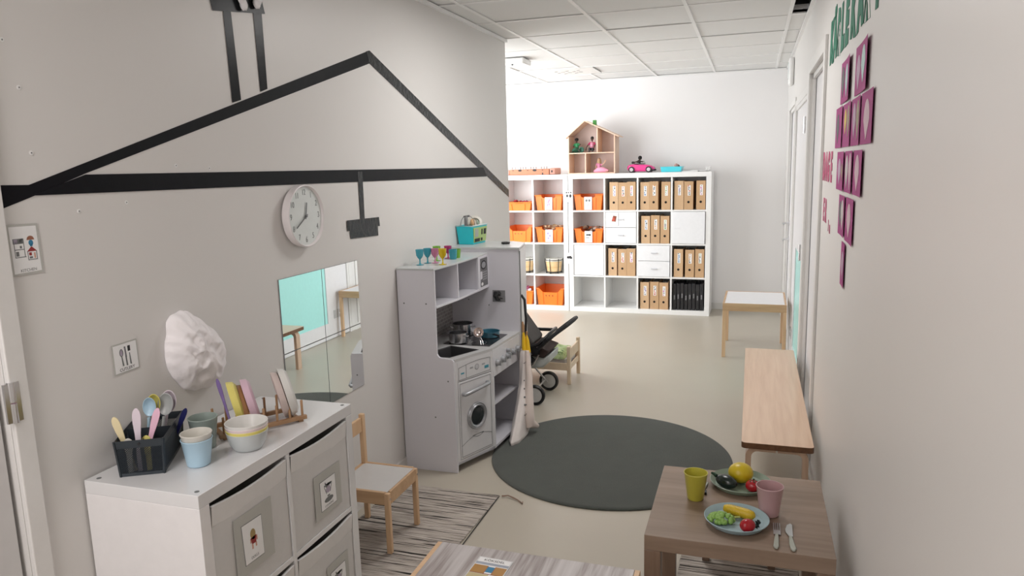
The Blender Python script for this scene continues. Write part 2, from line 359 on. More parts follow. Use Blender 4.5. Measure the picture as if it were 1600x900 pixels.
# near left door
d4 = door('door_4', (0.35, 1.258), 2.08, XL-0.055, mat('door_grey', (0.60, 0.59, 0.585), 0.4)); 
g = MB(); g.box((XL, 1.258, 0), (XL+0.016, 1.308, 2.16)); g.box((XL, 0.28, 2.08), (XL+0.016, 1.258, 2.15)); g.box((XL, 0.28, 0), (XL+0.016, 0.35, 2.15)); struct('trim_6', g, TRIMW, bevel=0.003, smooth=0)
hinge(d4, XL+0.014, 1.262, 1.045, CHROME, 0.009)
bb = MB(); bb.box((XL, 1.31, 0), (XL+0.01, 5.25, 0.06)); struct('baseboard_left', bb, WALL, smooth=0)
bb = MB(); bb.box((-4.5, YB-0.012, 0), (XR, YB, 0.07)); struct('baseboard_back', bb, TRIMW, smooth=0)
bb = MB()
for a, b in ((-2.1, D1[0]-0.07), (D2[1]+0.05, D3[0]-0.05), (D3[1]+0.05, YB)): bb.box((XR-0.01, a, 0), (XR, b, 0.06))
struct('baseboard_right', bb, TRIMW, smooth=0)
# unseen ceiling luminaires added around the panel lights
for i, (x, y) in enumerate(((-3.7, 6.73), (-0.7, 3.73), (-1.3, 0.13))):
    t = thing('unseen_ceiling_light', ('unseen square white ceiling light panel added in the play room alcove', 'unseen square white ceiling light panel added above the round rug', 'square white ceiling light panel above the kitchen corner')[i], 'ceiling light', (x, y, ZC))
    g = MB()
    for a, b in (((-.3,-.3),(.3,-.28)), ((-.3,.28),(.3,.3)), ((-.3,-.28),(-.28,.28)), ((.28,-.28),(.3,.28))): g.box((x+a[0], y+a[1], ZC-0.03), (x+b[0], y+b[1], ZC-0.002))
    g.build('light_frame', BAR, t)
    g = MB(); g.box((x-.28, y-.28, ZC-0.02), (x+.28, y+.28, ZC-0.01)); g.build('diffuser', mat('diffuser', (0.9,0.9,0.9), 0.5, emit=((1,0.97,0.93), 3)), t)

# ------------------------------------------------------------ black tape house on the left wall
WX = XL+0.0006
def wy(y, z, d=0): return (WX+d, y, z)
def tape(par, name, pts, d=0, m=BLACKM, th=0.0006, label=None):
    g = MB(); g.prism([wy(y, z, d) for y, z in pts], (th, 0, 0)); return g.build(name, m, par, smooth=0, label=label)
th = thing('tape_house_outline', 'black tape outline of a house roof with chimney on the left wall', 'wall decoration', (WX, 3.2, 1.6))
tape(th, 'roof_tape', [(1.306, 1.577), (1.392, 1.575), (3.208, 2.148), (3.208, 2.090), (1.56, 1.600), (1.393, 1.544), (1.306, 1.517)], label='left roof slope')
tape(th, 'roof_tape', [(3.175, 2.14), (3.208, 2.148), (5.245, 1.418), (5.245, 1.362), (3.20, 2.088)], 0.0007, BLACKC, label='right roof slope')
tape(th, 'beam_tape', [(1.392, 1.548), (1.562, 1.598), (4.712, 1.588), (4.769, 1.527)], 0.0014)
tape(th, 'chimney_tape', [(2.188, 2.14), (2.228, 2.145), (2.243, 1.848), (2.195, 1.835)], 0.0014)
tape(th, 'chimney_tape', [(2.352, 2.165), (2.401, 2.172), (2.40, 1.900), (2.357, 1.886)], 0.0014)
tape(th, 'chimney_cap', [(2.135, 2.132), (2.42, 2.172), (2.37, 2.34), (2.09, 2.30)], 0.0021)
cw = MB()
for (y, z, r) in ((2.27, 2.215, 0.020), (2.262, 2.235, 0.022), (2.255, 2.26, 0.026), (2.345, 2.235, 0.02), (2.355, 2.25, 0.02), (2.365, 2.27, 0.026), (2.28, 2.275, 0.02)):
    cw.ell((WX+0.014, y+.015, z-.037), (0.012, r*0.8, r), 16, 10, fn=lambda u: 1+0.25*noise.noise(u*3.1))
cw.build('cotton_smoke', mat('cotton', (0.85, 0.84, 0.86), 0.95), label='white cotton wool smoke stuck over the black chimney top', cat='decoration')
tl = thing('tape_lamp', 'black tape pendant lamp shape hanging from the tape beam', 'wall decoration', (WX, 3.05, 1.3))
tape(tl, 'lamp_cord', [(3.028, 1.585), (3.07, 1.585), (3.066, 1.34), (3.028, 1.34)], 0.0022, BLACKC)
tape(tl, 'lamp_shade', [(2.905, 1.368), (3.205, 1.362), (3.21, 1.318), (2.903, 1.32)], 0.0028, BLACKC)
tape(tl, 'lamp_shade', [(2.925, 1.32), (3.19, 1.318), (3.19, 1.273), (2.930, 1.283)], 0.0022, BLACKC)
# wall plugs
PLUG = [(1.372, 1.925, 'highest of the plugs left of the chimney'), (1.40, 1.815, 'below the highest plug at far left'), (1.41, 1.655, 'just above the left end of the roof tape'), (1.528, 1.50, 'under the left end of the tape beam'), (1.69, 1.515, 'right of the plug under the tape beam'), (1.90, 1.62, 'in the attic triangle, left'), (2.05, 1.61, 'in the attic triangle, right')]
for y, z, lb in PLUG:
    g = MB(); g.lathe([(0.0055, 0), (0.006, 0.0015), (0.002, 0.002)], (XL, y, z), 12, R=Matrix.Rotation(math.pi/2, 3, 'Y'), m=0)
    g.lathe([(0.002, 0.0015), (0.002, 0.0025)], (XL, y, z), 8, R=Matrix.Rotation(math.pi/2, 3, 'Y'), m=1)
    g.build('wall_plug', [WHITEP, GREYINK], label='small white wall plug '+lb, cat='wall plug', group='wall plugs on the left wall')
# ------------------------------------------------------------ clock
ck = thing('wall_clock', 'round white wall clock hanging under the tape beam', 'clock', (XL, 2.54, 1.414))
RY = Matrix.Rotation(math.pi/2, 3, 'Y'); cy, cz = 2.54, 1.414
g = MB(); g.lathe([(0.112, 0.001), (0.122, 0.006), (0.1255, 0.028), (0.1245, 0.038), (0.1215, 0.040), (0.1185, 0.037), (0.116, 0.026)], (XL+0.003, cy, cz), 64, R=RY, cap1=False); g.build('clock_rim', mat('clock_rim', (0.78, 0.74, 0.74), 0.3), ck)
g = MB(); g.lathe([(0.117, 0.0), (0.117, 0.004)], (XL+0.028, cy, cz), 64, R=RY); g.build('clock_face', mat('clock_face', (0.66, 0.70, 0.68), 0.3, coat=0.6), ck)
fm = WORLD[ck.name]
for k in range(12):
    a = math.radians(30*(k+1)); r = 0.095
    M = frame((XL+0.0325, cy+math.sin(a)*r, cz+math.cos(a)*r), (0, 1, 0), (0, 0, 1))
    txt('numeral', str(k+1), 0.033, M, mat('numeral_grey', (0.22, 0.24, 0.24), 0.5), ck, 0.0003, off=fm, xs=0.8)
def hand(ang, L, w, d):
    a = math.radians(ang); u = V((0, math.sin(a), math.cos(a))); g = MB(); g.beam(V((XL+0.036+d, cy, cz))-u*0.012, V((XL+0.036+d, cy, cz))+u*L, w, 0.0008, up=(1,0,0)); return g
hand(12, 0.055, 0.006, 0).build('hour_hand', GREYINK, ck); hand(238, 0.082, 0.005, 0.002).build('minute_hand', GREYINK, ck)
g = MB(); g.cyl((XL+0.034, cy, cz), (XL+0.041, cy, cz), 0.005); g.build('hand_pin', GREYINK, ck)
# ------------------------------------------------------------ picture cards
def card(parent_args, corners, art, mfr, border=0.006, th=0.0012):
    """corners TL,TR,BR,BL world; art(M) adds printed shapes into MB in card units (0..1,0..1) -> returns"""
    TL, TR, BR, BL = [V(c) for c in corners]
    nrm = (TR-TL).cross(TL-BL).normalized()
    def P(u, v, d=0): return (TL*(1-u)+TR*u)*v + (BL*(1-u)+BR*u)*(1-v) + nrm*(th+d)
    name, label, cat, parent = parent_args
    if parent is None: root = thing(name, label, cat, tuple((TL+BR)/2)); 
    else: root = parent
    g = MB(); g.prism([TL, TR, BR, BL], nrm*th)
    base = g.build('laminate', mfr, root, smooth=0) if parent is None else g.build('label_card', mfr, root, smooth=0)
    w = (TR-TL).length; h = (TL-BL).length; bu = border/w; bv = border/h
    g = MB(); g.prism([P(bu, 1-bv), P(1-bu, 1-bv), P(1-bu, bv), P(bu, bv)], nrm*0.0003, 0)
    mats = [PAPER]
    for (mt, polys) in art:
        mats.append(mt)
        for pl in polys: g.prism([P(u, v, 0.0003) for u, v in pl], nrm*0.0003, len(mats)-1)
    g.build('printed_picture', mats, base if parent is not None else root, smooth=0)
    return root, P, nrm
def circ(cx, cy, rx, ry, n=14, a0=0, a1=360): return [(cx+rx*math.cos(math.radians(a0+(a1-a0)*i/n)), cy+ry*math.sin(math.radians(a0+(a1-a0)*i/n))) for i in range(n + (0 if a1-a0 == 360 else 1))]
def rect(a, b, c, d): return [(a, b), (c, b), (c, d), (a, d)]
def textcard(root, P, nrm, u, v, body, size, off, m=GREYINK):
    M = frame(P(u, v, 0.0005), P(1, v)-P(0, v), P(u, 1)-P(u, 0)); txt('caption', body, size, M, m, root, 0.0001, off=off)
W_ = XL+0.001
bm, rm, tm = mat('print_blue', (0.03, 0.20, 0.36), 0.6), mat('print_red', (0.30, 0.03, 0.03), 0.6), mat('print_brown', (0.30, 0.12, 0.07), 0.6)
lm_, sk = mat('print_lilac', (0.42, 0.36, 0.45), 0.6), mat('print_skin', (0.6, 0.33, 0.25), 0.6)
r, P, nn = card(('picture_card', 'laminated card captioned KITCHEN with drawings of play kitchen and house, on the wall', 'picture card', None),
     [(W_, 1.315, 1.480), (W_, 1.400, 1.478), (W_, 1.402, 1.352), (W_, 1.316, 1.350)],
     [(GREYINK, [rect(.14,.62,.48,.72), rect(.16,.35,.18,.62), rect(.46,.35,.48,.62), rect(.16,.50,.48,.515), rect(.20,.38,.29,.47), rect(.16,.35,.50,.365), rect(.34,.53,.40,.58), rect(.55,.28,.57,.46), rect(.83,.28,.85,.46), rect(.55,.28,.85,.295), rect(.60,.31,.70,.35)]),
      (lm_, [rect(.17,.63,.28,.71), rect(.34,.63,.46,.71)]), (bm, [circ(.70,.62,.075,.06), rect(.66,.55,.74,.60)]), (rm, [[(.54,.45), (.70,.55), (.86,.45)], rect(.60,.37,.68,.43)]), (tm, [circ(.70,.70,.11,.06, 14, 0, 180), rect(.58,.68,.82,.70)]), (sk, [rect(.75,.31,.80,.42)])], GREYF)
textcard(r, P, nn, .52, .09, 'KITCHEN', 0.0105, WORLD[r.name])
r, P, nn = card(('picture_card', 'small square laminated card with drawing of spoon, knife and fork, beside the hat', 'picture card', None),
     [(W_, 1.578, 1.110), (W_, 1.669, 1.112), (W_, 1.671, 1.022), (W_, 1.579, 1.020)],
     [(GREYINK, [circ(.34,.68,.075,.13), [(.32,.56), (.36,.56), (.40,.24), (.34,.24)], [(.46,.86), (.52,.86), (.54,.5), (.48,.5)], [(.48,.5), (.53,.5), (.55,.22), (.49,.22)], [(.64,.62), (.67,.62), (.70,.22), (.64,.24)]]), (INK, [rect(.60,.68,.70,.86)]), (lm_, [circ(.34,.68,.05,.10), rect(.475,.55,.51,.82)])], GREYF, border=0.004)
textcard(r, P, nn, .5, .12, 'CUTLERY', 0.013, WORLD[r.name], INK)
# ------------------------------------------------------------ mirror tiles
my, mz = 2.3715, 1.1803
for i, (a, b, lb) in enumerate(((0, 1, 'upper left'), (1, 1, 'upper right'), (0, 0, 'lower left'), (1, 0, 'lower right'))):
    y0 = my+0.3*a+0.001; z0 = mz-0.6+0.3*b+0.001
    g = MB(); g.box((XL+0.0005, y0, z0), (XL+0.0035, y0+0.298, z0+0.298))
    t = thing('mirror_tile', f'frameless square mirror tile, {lb} of the four on the left wall', 'mirror', (XL, y0+.15, z0), group='four mirror tiles on the left wall')
    g.build('mirror_backing', GREYINK, t, smooth=0)
    g = MB(); g.box((XL+0.0035, y0+0.001, z0+0.001), (XL+0.004, y0+0.297, z0+0.297)); g.build('mirror_glass', MIRROR, t, smooth=0)

# ------------------------------------------------------------ white cube cabinet with fabric boxes
CX0, CX1, CY0, CY1, CH = XL+0.006, -1.349, 1.434, 2.204, 0.765
cab = thing('cube_cabinet', 'glossy white square cube cabinet by the left wall with crockery on top', 'cabinet', ((CX0+CX1)/2, 1.82, 0))
g = MB(); t_ = 0.038
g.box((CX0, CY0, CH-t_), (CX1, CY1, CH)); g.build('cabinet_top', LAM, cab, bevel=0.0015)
g = MB(); g.box((CX0, CY0, 0), (CX1, CY0+t_, CH-t_)); g.build('side_panel', mat('lit_side_laminate', (0.78, 0.765, 0.765), 0.3), cab, bevel=0.0015)  # same white cabinet; near side coloured lighter, as the front light leaves it
g = MB(); g.box((CX0, CY1-t_, 0), (CX1, CY1, CH-t_)); g.build('side_panel', LAM, cab, bevel=0.0015)
g = MB(); g.box((CX0, CY0+t_, 0), (CX1, CY1-t_, t_)); g.build('base_panel', LAM, cab, bevel=0.001)
g = MB(); ymid = (CY0+CY1)/2; g.box((CX0, ymid-0.008, t_), (CX1, ymid+0.008, CH-t_)); g.box((CX0, CY0+t_, CH/2-0.008), (CX1-0.001, CY1-t_, CH/2+0.008)); g.build('divider', LAM, cab, smooth=0)
g = MB(); g.box((CX0, CY0+t_, t_), (CX0+0.005, CY1-t_, CH-t_)); g.build('back_panel', LAM, cab, smooth=0)
for x, y in ((CX0+.03, CY0+.022), (CX1-.022, CY0+.022), (CX1-.022, CY1-.022), (CX0+.03, CY1-.022)):
    g = MB(); g.cyl((x, y, CH-0.001), (x, y, CH+0.0008), 0.0065); g.build('screw_cap', GREYINK, cab)
BOXES = [(0, 1, 'near upper fabric box with picture of a doll'), (1, 1, 'far upper fabric box with picture of a cup'), (0, 0, 'near lower fabric box'), (1, 0, 'far lower fabric box with picture card')]
for a, b, lb in BOXES:
    y0 = (CY0+t_+0.004) if a == 0 else ymid+0.012; y1 = (ymid-0.012) if a == 0 else CY1-t_-0.004
    z0 = t_+0.001 if b == 0 else CH/2+0.009; z1 = z0+0.322; xf = CX1-0.004
    bx = thing('storage_box', f'white {lb} in the cube cabinet', 'storage box', ((CX0+CX1)/2, (y0+y1)/2, z0), group='fabric boxes in the cube cabinet')
    g = MB(); n = 12; vs = []; 
    # front panel slightly sagging rim
    for k in range(n+1):
        s = k/n; sag = 0.012*math.sin(math.pi*s)
        yy = y0+(y1-y0)*s
        vs += [(xf-0.002*math.sin(math.pi*s), yy, z0), (xf+0.003*math.sin(math.pi*s), yy, z1-sag)]
    fr = [(2*k, 2*k+2, 2*k+3, 2*k+1) for k in range(n)]
    m_ = len(vs); vs2 = [(p[0]-0.006, p[1], p[2]) for p in vs]
    fs = fr+[tuple(i+m_ for i in q)[::-1] for q in fr]+[(2*k+1, 2*k+3, 2*k+3+m_, 2*k+1+m_) for k in range(n)]+[(0, 1, 1+m_, m_), (2*n+1, 2*n, 2*n+m_, 2*n+1+m_)]
    g.add(vs+vs2, fs); g.build('box_front', FABW, bx)
    g = MB(); g.box((CX0+.01, y0, z0), (CX0+.016, y1, z1)); g.box((CX0+.016, y0, z0), (xf-0.006, y0+.005, z1)); g.box((CX0+.016, y1-.005, z0), (xf-0.006, y1, z1)); g.box((CX0+.016, y0+.005, z0), (xf-0.006, y1-.005, z0+.005)); g.build('box_body', FABW, bx, smooth=0)
    g = MB(); vs = []
    for k in range(n+1):
        s = k/n; sag = 0.012*math.sin(math.pi*s); yy = y0+(y1-y0)*s
        vs += [(xf+0.0015, yy, z1-sag*0.9-0.055), (xf+0.006, yy, z1-sag+0.001), (xf-0.002, yy, z1-sag+0.002)]
    g.add(vs, [q for k in range(n) for q in ((3*k, 3*k+3, 3*k+4, 3*k+1), (3*k+1, 3*k+4, 3*k+5, 3*k+2))]); g.build('fabric_rim', mat('box_fabric_rim', (0.70, 0.69, 0.68), 0.7, bump=(500, 0.1, 0.001)), bx)
    if not (a == 0 and b == 0):
        if b == 1 and a == 0: ya, yb, za, zb = 1.553, 1.722, z0+0.06, z0+0.243
        elif b == 1: ya, yb, za, zb = 1.945, 2.105, z0+0.045, z0+0.20
        else: ya, yb, za, zb = 1.985, 2.12, z0+0.05, z0+0.21
        xp = xf+0.0035
        g = MB(); g.prism([(xp, ya, zb), (xp, yb, zb), (xp, yb, za), (xp, ya, za)], (0.0008, 0, 0)); g.build('label_pocket', GREYF, bx, smooth=0)
        if b == 1 and a == 0:
            cor = [(1.582, z0+0.213), (1.672, z0+0.210), (1.674, z0+0.085), (1.588, z0+0.088)]
            art = [(mat('print_blond', (0.35, 0.25, 0.10), 0.6), [circ(.50,.66,.13,.13)]), (rm, [[(.36,.58), (.66,.60), (.62,.42), (.42,.42)]]), (sk, [circ(.52,.56,.06,.04), rect(.40,.30,.47,.43), rect(.58,.32,.65,.43), rect(.34,.46,.39,.57), rect(.65,.46,.70,.58)])]
            cap = 'DOLLS'
        else:
            yc = (ya+yb)/2; cor = [(yc-.05, zb-.03), (yc+.045, zb-.03), (yc+.048, zb-.135), (yc-.048, zb-.135)]
            art = [(GREYINK, [circ(.5,.78,.26,.05), circ(.5,.28,.28,.09), [(.3,.88), (.35,.9), (.45,.7), (.40,.68)], [(.25,.75), (.28,.75), (.40,.50), (.37,.49)], [(.75,.75), (.72,.75), (.60,.50), (.63,.49)], rect(.42,.38,.58,.43)]), (PAPER, [circ(.5,.78,.2,.03)]), (lm_, [circ(.5,.62,.15,.12)])]
            cap = 'COOKING'
        _, P, nn = card(('x', '', '', bx), [(xp+0.001, y, z) for y, z in cor], art, GREYINK, border=0.0018, th=0.0006)
        textcard(bx, P, nn, .5, .10, cap, 0.011, WORLD[bx.name])

# ------------------------------------------------------------ things on the cabinet
CT = CH+0.0005
# mesh cutlery caddy
e1 = V((0.103, 0.058, 0)).normalized(); e2 = V((-0.118, 0.200, 0)).normalized(); c0 = V((-1.647, 1.478, CT))
cd = thing('cutlery_caddy', 'dark grey wire mesh caddy holding toy cutlery on the white cabinet', 'cutlery caddy', tuple(c0+e1*.06+e2*.11))
LW, LD, LH = 0.112, 0.225, 0.105
def cp(u, v, z): 
    fl = 1+0.12*z/LH; return c0 + e1*(LW*(.5+(u-.5)*fl)) + e2*(LD*(.5+(v-.5)*(1+0.05*z/LH))) + V((0,0,z))
def wiremesh(g, A, B, C_, D, nu, nv, r=0.0007):
    """diagonal wire lattice on quad A B C D (A-B bottom)"""
    def Q(u, v): return (A*(1-u)+B*u)*(1-v)+(D*(1-u)+C_*u)*v
    for k in range(-nv, nu):
        for s in (1, -1):
            pts = []
            for t in (0, 1):
                pass
            # line u = k/nu + v*nv/nu (s=1) or mirrored
            u0, v0 = k/nu, 0.0; u1, v1 = (k+nv)/nu, 1.0
            if u0 < 0: v0 = (0-u0)/(u1-u0); u0 = 0.0
            if u1 > 1: v1 = v0+(1-u0)/((nv)/nu); u1 = 1.0
            if v1 <= v0: continue
            a_, b_ = (u0, u1) if s == 1 else (1-u0, 1-u1)
            g.tube([Q(a_, v0), Q(b_, v1)], r, 4, caps=False)
sides = [((0,0),(1,0)), ((1,0),(1,1)), ((1,1),(0,1)), ((0,1),(0,0))]
rim = MB(); wm = MB()
for (ua, va), (ub, vb) in sides:
    A, B, Cc, Dd = cp(ua, va, 0.008), cp(ub, vb, 0.008), cp(ub, vb, LH-.022), cp(ua, va, LH-.022)
    nu = 20 if (A-B).length < .15 else 40
    wiremesh(wm, A, B, Cc, Dd, nu, 14, .00095)
    T0, T1 = cp(ua, va, LH), cp(ub, vb, LH)
    for (p, q, r_, s_) in ((Dd, Cc, T1, T0), (cp(ua, va, 0), cp(ub, vb, 0), cp(ub, vb, .009), cp(ua, va, .009))):
        n_ = (q-p).cross(s_-p).normalized()*0.0012; rim.prism([p, q, r_, s_], n_)
    rim.beam(cp(ua, va, 0), cp(ua, va, LH), 0.006, 0.006)
rim.build('caddy_frame', MESHM, cd, smooth=0); wm.build('wire_mesh', MESHM, cd, smooth=0)
g = MB(); g.prism([cp(.03,.03,.001), cp(.97,.03,.001), cp(.97,.97,.001), cp(.03,.97,.001)], (0,0,.0012)); g.build('caddy_base', MESHM, cd, smooth=0)
g = MB(); g.prism([cp(.02,.48,.002), cp(.98,.48,.002), cp(.98,.48,LH-.004), cp(.02,.48,LH-.004)], e2*0.0015)
g.prism([cp(.5,.02,.002), cp(.5,.48,.002), cp(.5,.48,LH-.012), cp(.5,.02,LH-.012)], e1*0.0015); g.build('caddy_divider', MESHM, cd, smooth=0)
for q in (cp(.5, 0, LH-.011),): 
    g = MB(); g.cyl(q-e2*0.003, q+e2*0.001, 0.004, n=12); g.build('screw', BLACK, cd)
g = MB(); q = cp(.5, 1, LH-.012); g.cyl(q-e2*0.004, q, 0.004, n=12); g.build('screw', CHROME, cd)
def flat_handle(name, base, top, wmax, m, label, thick=0.004, side=None, wbase=None):
    base = V(base); top = V(top); d = top-base; L = d.length; d.normalize(); s = V(side or (0.87, 0.49, 0)); s = (s-d*s.dot(d)).normalized(); n_ = d.cross(s).normalized()
    g = MB(); prof = [(0, .55), (.2, .6), (.45, .62), (.6, .7), (.75, .95), (.88, 1), (.95, .8), (.99, .4), (1, .15)]
    l = [base+d*L*t+s*wmax/2*w for t, w in prof]; r_ = [base+d*L*t-s*wmax/2*w for t, w in prof[::-1]]
    g.prism([p-n_*thick/2 for p in l+r_], n_*thick)
    return g.build(name, m, bevel=0.001, smooth=40, label=label, cat='toy cutlery', group='toy cutlery in the wire caddy')
CRM = mat('toy_cream', (0.72, 0.62, 0.38), 0.35); LIL = mat('toy_lilac', (0.66, 0.58, 0.64), 0.35); PNK = mat('toy_pink', (0.74, 0.45, 0.57), 0.35)
SKY = mat('toy_sky', (0.42, 0.60, 0.72), 0.35); YEL = mat('toy_yellow', (0.72, 0.64, 0.18), 0.35); SAGE = mat('toy_sage', (0.33, 0.38, 0.34), 0.35); GRY = mat('toy_grey', (0.42, 0.44, 0.44), 0.35); CREAM = mat('toy_offwhite', (0.68, 0.66, 0.60), 0.3)
NAVY = mat('toy_navy', (0.01, 0.012, 0.10), 0.4)
flat_handle('toy_knife', cp(.28, .12, .004), c0+e1*-0.012+e2*0.03+V((0,0,.165)), 0.021, CRM, 'cream yellow toy knife leaning left in the wire caddy')
flat_handle('toy_knife', cp(.40, .10, .004), c0+e1*0.048+e2*0.03+V((0,0,.185)), 0.023, LIL, 'pale lilac toy knife upright in the wire caddy')
flat_handle('toy_knife', cp(.42, .16, .004), c0+e1*0.100+e2*0.05+V((0,0,.175)), 0.020, PNK, 'pink toy knife leaning right in the wire caddy')
flat_handle('toy_fork', cp(.62, .10, .004), cp(.55, .2, .10), 0.024, YEL, 'yellow toy fork standing behind the wire mesh of the caddy')
flat_handle('toy_fork', cp(.20, .06, .004), cp(.24, .08, .105), 0.024, CREAM, 'white toy fork standing low behind the front mesh')
def spoon(base, top, m, label, r=0.022, facing=(0.3, -0.8, 0.4)):
    base = V(base); top = V(top); d = (top-base).normalized(); g = MB(); g.tube([base, top-d*r*1.4], [0.0035, 0.0045], 8)
    z = V(facing); z = (z-d*z.dot(d)).normalized(); x = d.cross(z); R = Matrix((x, d, z)).transposed()
    prof = [(0.01, -r*.38), (r*.55, -r*.32), (r*.9, -r*.12), (r, 0.001), (r*.93, .001), (r*.82, -r*.10), (r*.5, -r*.27), (0.01, -r*.33)]
    g.lathe(prof, top-d*r*.1, 20, sx=0.78, sy=1.15, R=R, cap0=True, cap1=True)
    return g.build('toy_spoon', m, label=label, cat='toy cutlery', group='toy cutlery in the wire caddy')
spoon(cp(.3, .62, .004), c0+e1*0.058+e2*.125+V((0,0,.160)), SKY, 'sky blue toy spoon in the back of the wire caddy', .026)
spoon(cp(.35, .68, .004), c0+e1*0.068+e2*.137+V((0,0,.166)), YEL, 'yellow toy spoon behind the blue spoon in the caddy', .026)
spoon(cp(.6, .62, .004), c0+e1*0.100+e2*.135+V((0,0,.162)), GRY, 'grey toy spoon in the back of the wire caddy', 0.030)
spoon(cp(.60, .70, .004), c0+e1*0.106+e2*.147+V((0,0,.166)), LIL, 'lilac toy spoon behind the grey spoon in the caddy', 0.031)
flat_handle('toy_knife', cp(.8, .75, .004), c0+e1*0.150+e2*.155+V((0,0,.135)), 0.016, NAVY, 'dark navy toy knife in the back of the wire caddy')
def cup(name, c, r0, r1, h, m, label, cat='toy cup', group=None, t=0.0022, parent=None, rimr=0.0014):
    g = MB(); g.lathe([(r0*.9, 0), (r0, .003), (r1-rimr, h-.004), (r1+.0004, h-.002), (r1, h), (r1-t, h), (r1-t-.0008, h-.004), (r0-t, .006), (r0*.5, .005)], c, 40)
    return g.build(name, m, parent, label=label, cat=cat if parent is None else None, group=group)
LBLUE = mat('cup_blue', (0.42, 0.60, 0.72), 0.3)
cup('toy_cup', (-1.496, 1.608, CT), .032, .0435, .080, LBLUE, 'pale blue toy cup in front of the green cup, a cream cup nested in it')
cup('toy_cup', (-1.496, 1.608, CT+.0070), .0295, .0435, .090, CREAM, 'cream toy cup nested inside the pale blue cup')
cup('toy_cup', (-1.571, 1.722, CT), .031, .0435, .098, mat('cup_sage', (0.30, 0.36, 0.33), 0.3), 'sage green toy cup standing behind the blue cup')
# nested bowls
bc = (-1.437, 1.752)
def bowl(z, r0, r1, h, m, label):
    g = MB(); g.lathe([(r0*.8, 0), (r0*.95, .002), (r0+(r1-r0)*.55, h*.35), (r1-.001, h-.006), (r1, h-.001), (r1-.0015, h), (r1-.0030, h-.001), (r1-.004, h-.006), (r0+(r1-r0)*.5-.003, h*.35), (r0*.8, .005), (r0*.3, .004)], (bc[0], bc[1], CT+z), 48)
    return g.build('toy_bowl', m, label=label, cat='toy bowl', group='stack of nested toy bowls')
bowl(0, .043, .0615, .058, mat('bowl_grey', (0.52, 0.55, 0.55), 0.3), 'pale grey toy bowl at the bottom of the stack')
bowl(.006, .042, .0620, .061, YEL, 'yellow toy bowl second in the nested stack')
bowl(.012, .041, .0625, .064, mat('bowl_pink', (0.72, 0.60, 0.60), 0.3), 'pale pink toy bowl third in the nested stack')
bowl(.017, .040, .0630, .069, mat('bowl_white', (0.72, 0.71, 0.68), 0.25), 'white toy bowl on top of the nested stack')
# plate rack
a0 = V((-1.404, 2.012, CT)); rd = V((-0.075, -0.112, 0)).normalized(); sd = V((-rd.y, rd.x, 0)) if False else V((-0.83, 0.556, 0))
sd = (sd-rd*sd.dot(rd)).normalized(); RL = 0.285; RW = 0.115
rk = thing('plate_rack', 'small wooden peg rack for plates on the white cabinet', 'plate rack', tuple(a0+rd*RL/2+sd*RW/2))
def rp(u, v, z): return a0+rd*u+sd*v+V((0,0,z))
for v in (0, RW):
    g = MB(); g.beam(rp(0, v, .014), rp(RL, v, .014), .014, .014); g.build('rail', BAMBOO, rk, bevel=0.002)
for u in (0.02, RL-.02):
    g = MB(); g.beam(rp(u, -.003, .004), rp(u, RW+.003, .004), .016, .008); g.build('crossbar', BAMBOO, rk, bevel=0.001)
for k in range(7):
    u = 0.014+k*0.0425
    for v in (0, RW):
        g = MB(); g.tube([rp(u, v, .02), rp(u, v, .072), rp(u, v, .074)], [.0042, .0042, .003], 10); g.build('peg', BAMBOO, rk)
def plate_up(u, R_, m, label, tilt=0.10, lean=0):
    g = MB(); n0 = V((-.74, -.67, 0)).normalized(); n_ = (n0*math.cos(tilt)-V((0,0,math.sin(tilt)))).normalized(); x = V((-n0.y, n0.x, 0)); y = n_.cross(x); R = Matrix((x, y, n_)).transposed()
    c = rp(u, RW/2, .016+R_*math.cos(tilt)); 
    g.lathe([(R_*.05, 0), (R_*.78, 0), (R_*.93, .008), (R_, .026), (R_-.002, .028), (R_-.005, .0265), (R_*.90, .011), (R_*.76, .004), (R_*.05, .004)], c, 56, R=R)
    return g.build('toy_plate', m, label=label, cat='toy plate', group='toy plates standing in the rack')
plate_up(0.190, .078, YEL, 'yellow toy plate standing in the wooden rack', 0.22)
plate_up(0.168, .070, mat('plate_brown', (0.36, 0.17, 0.07), 0.35), 'brown toy plate between the yellow and pink plates', 0.22)
plate_up(0.146, .078, mat('plate_pink', (0.66, 0.46, 0.55), 0.3), 'pink toy plate standing in the wooden rack', 0.22)
plate_up(0.044, .080, mat('plate_rose', (0.60, 0.50, 0.47), 0.3), 'pale rose toy plate leaning behind the white plate', 0.22)
plate_up(0.020, .084, mat('plate_white', (0.70, 0.69, 0.66), 0.22), 'white toy plate at the right end of the wooden rack', 0.22)
# purple spatula
flat_handle('toy_spatula', rp(.235, .02, .012), (-1.66, 1.90, .925), 0.013, mat('toy_purple', (0.17, 0.10, 0.33), 0.4), 'purple toy spatula leaning from the rack against the wall').__setitem__('group', 'cooking tools on the cabinet')
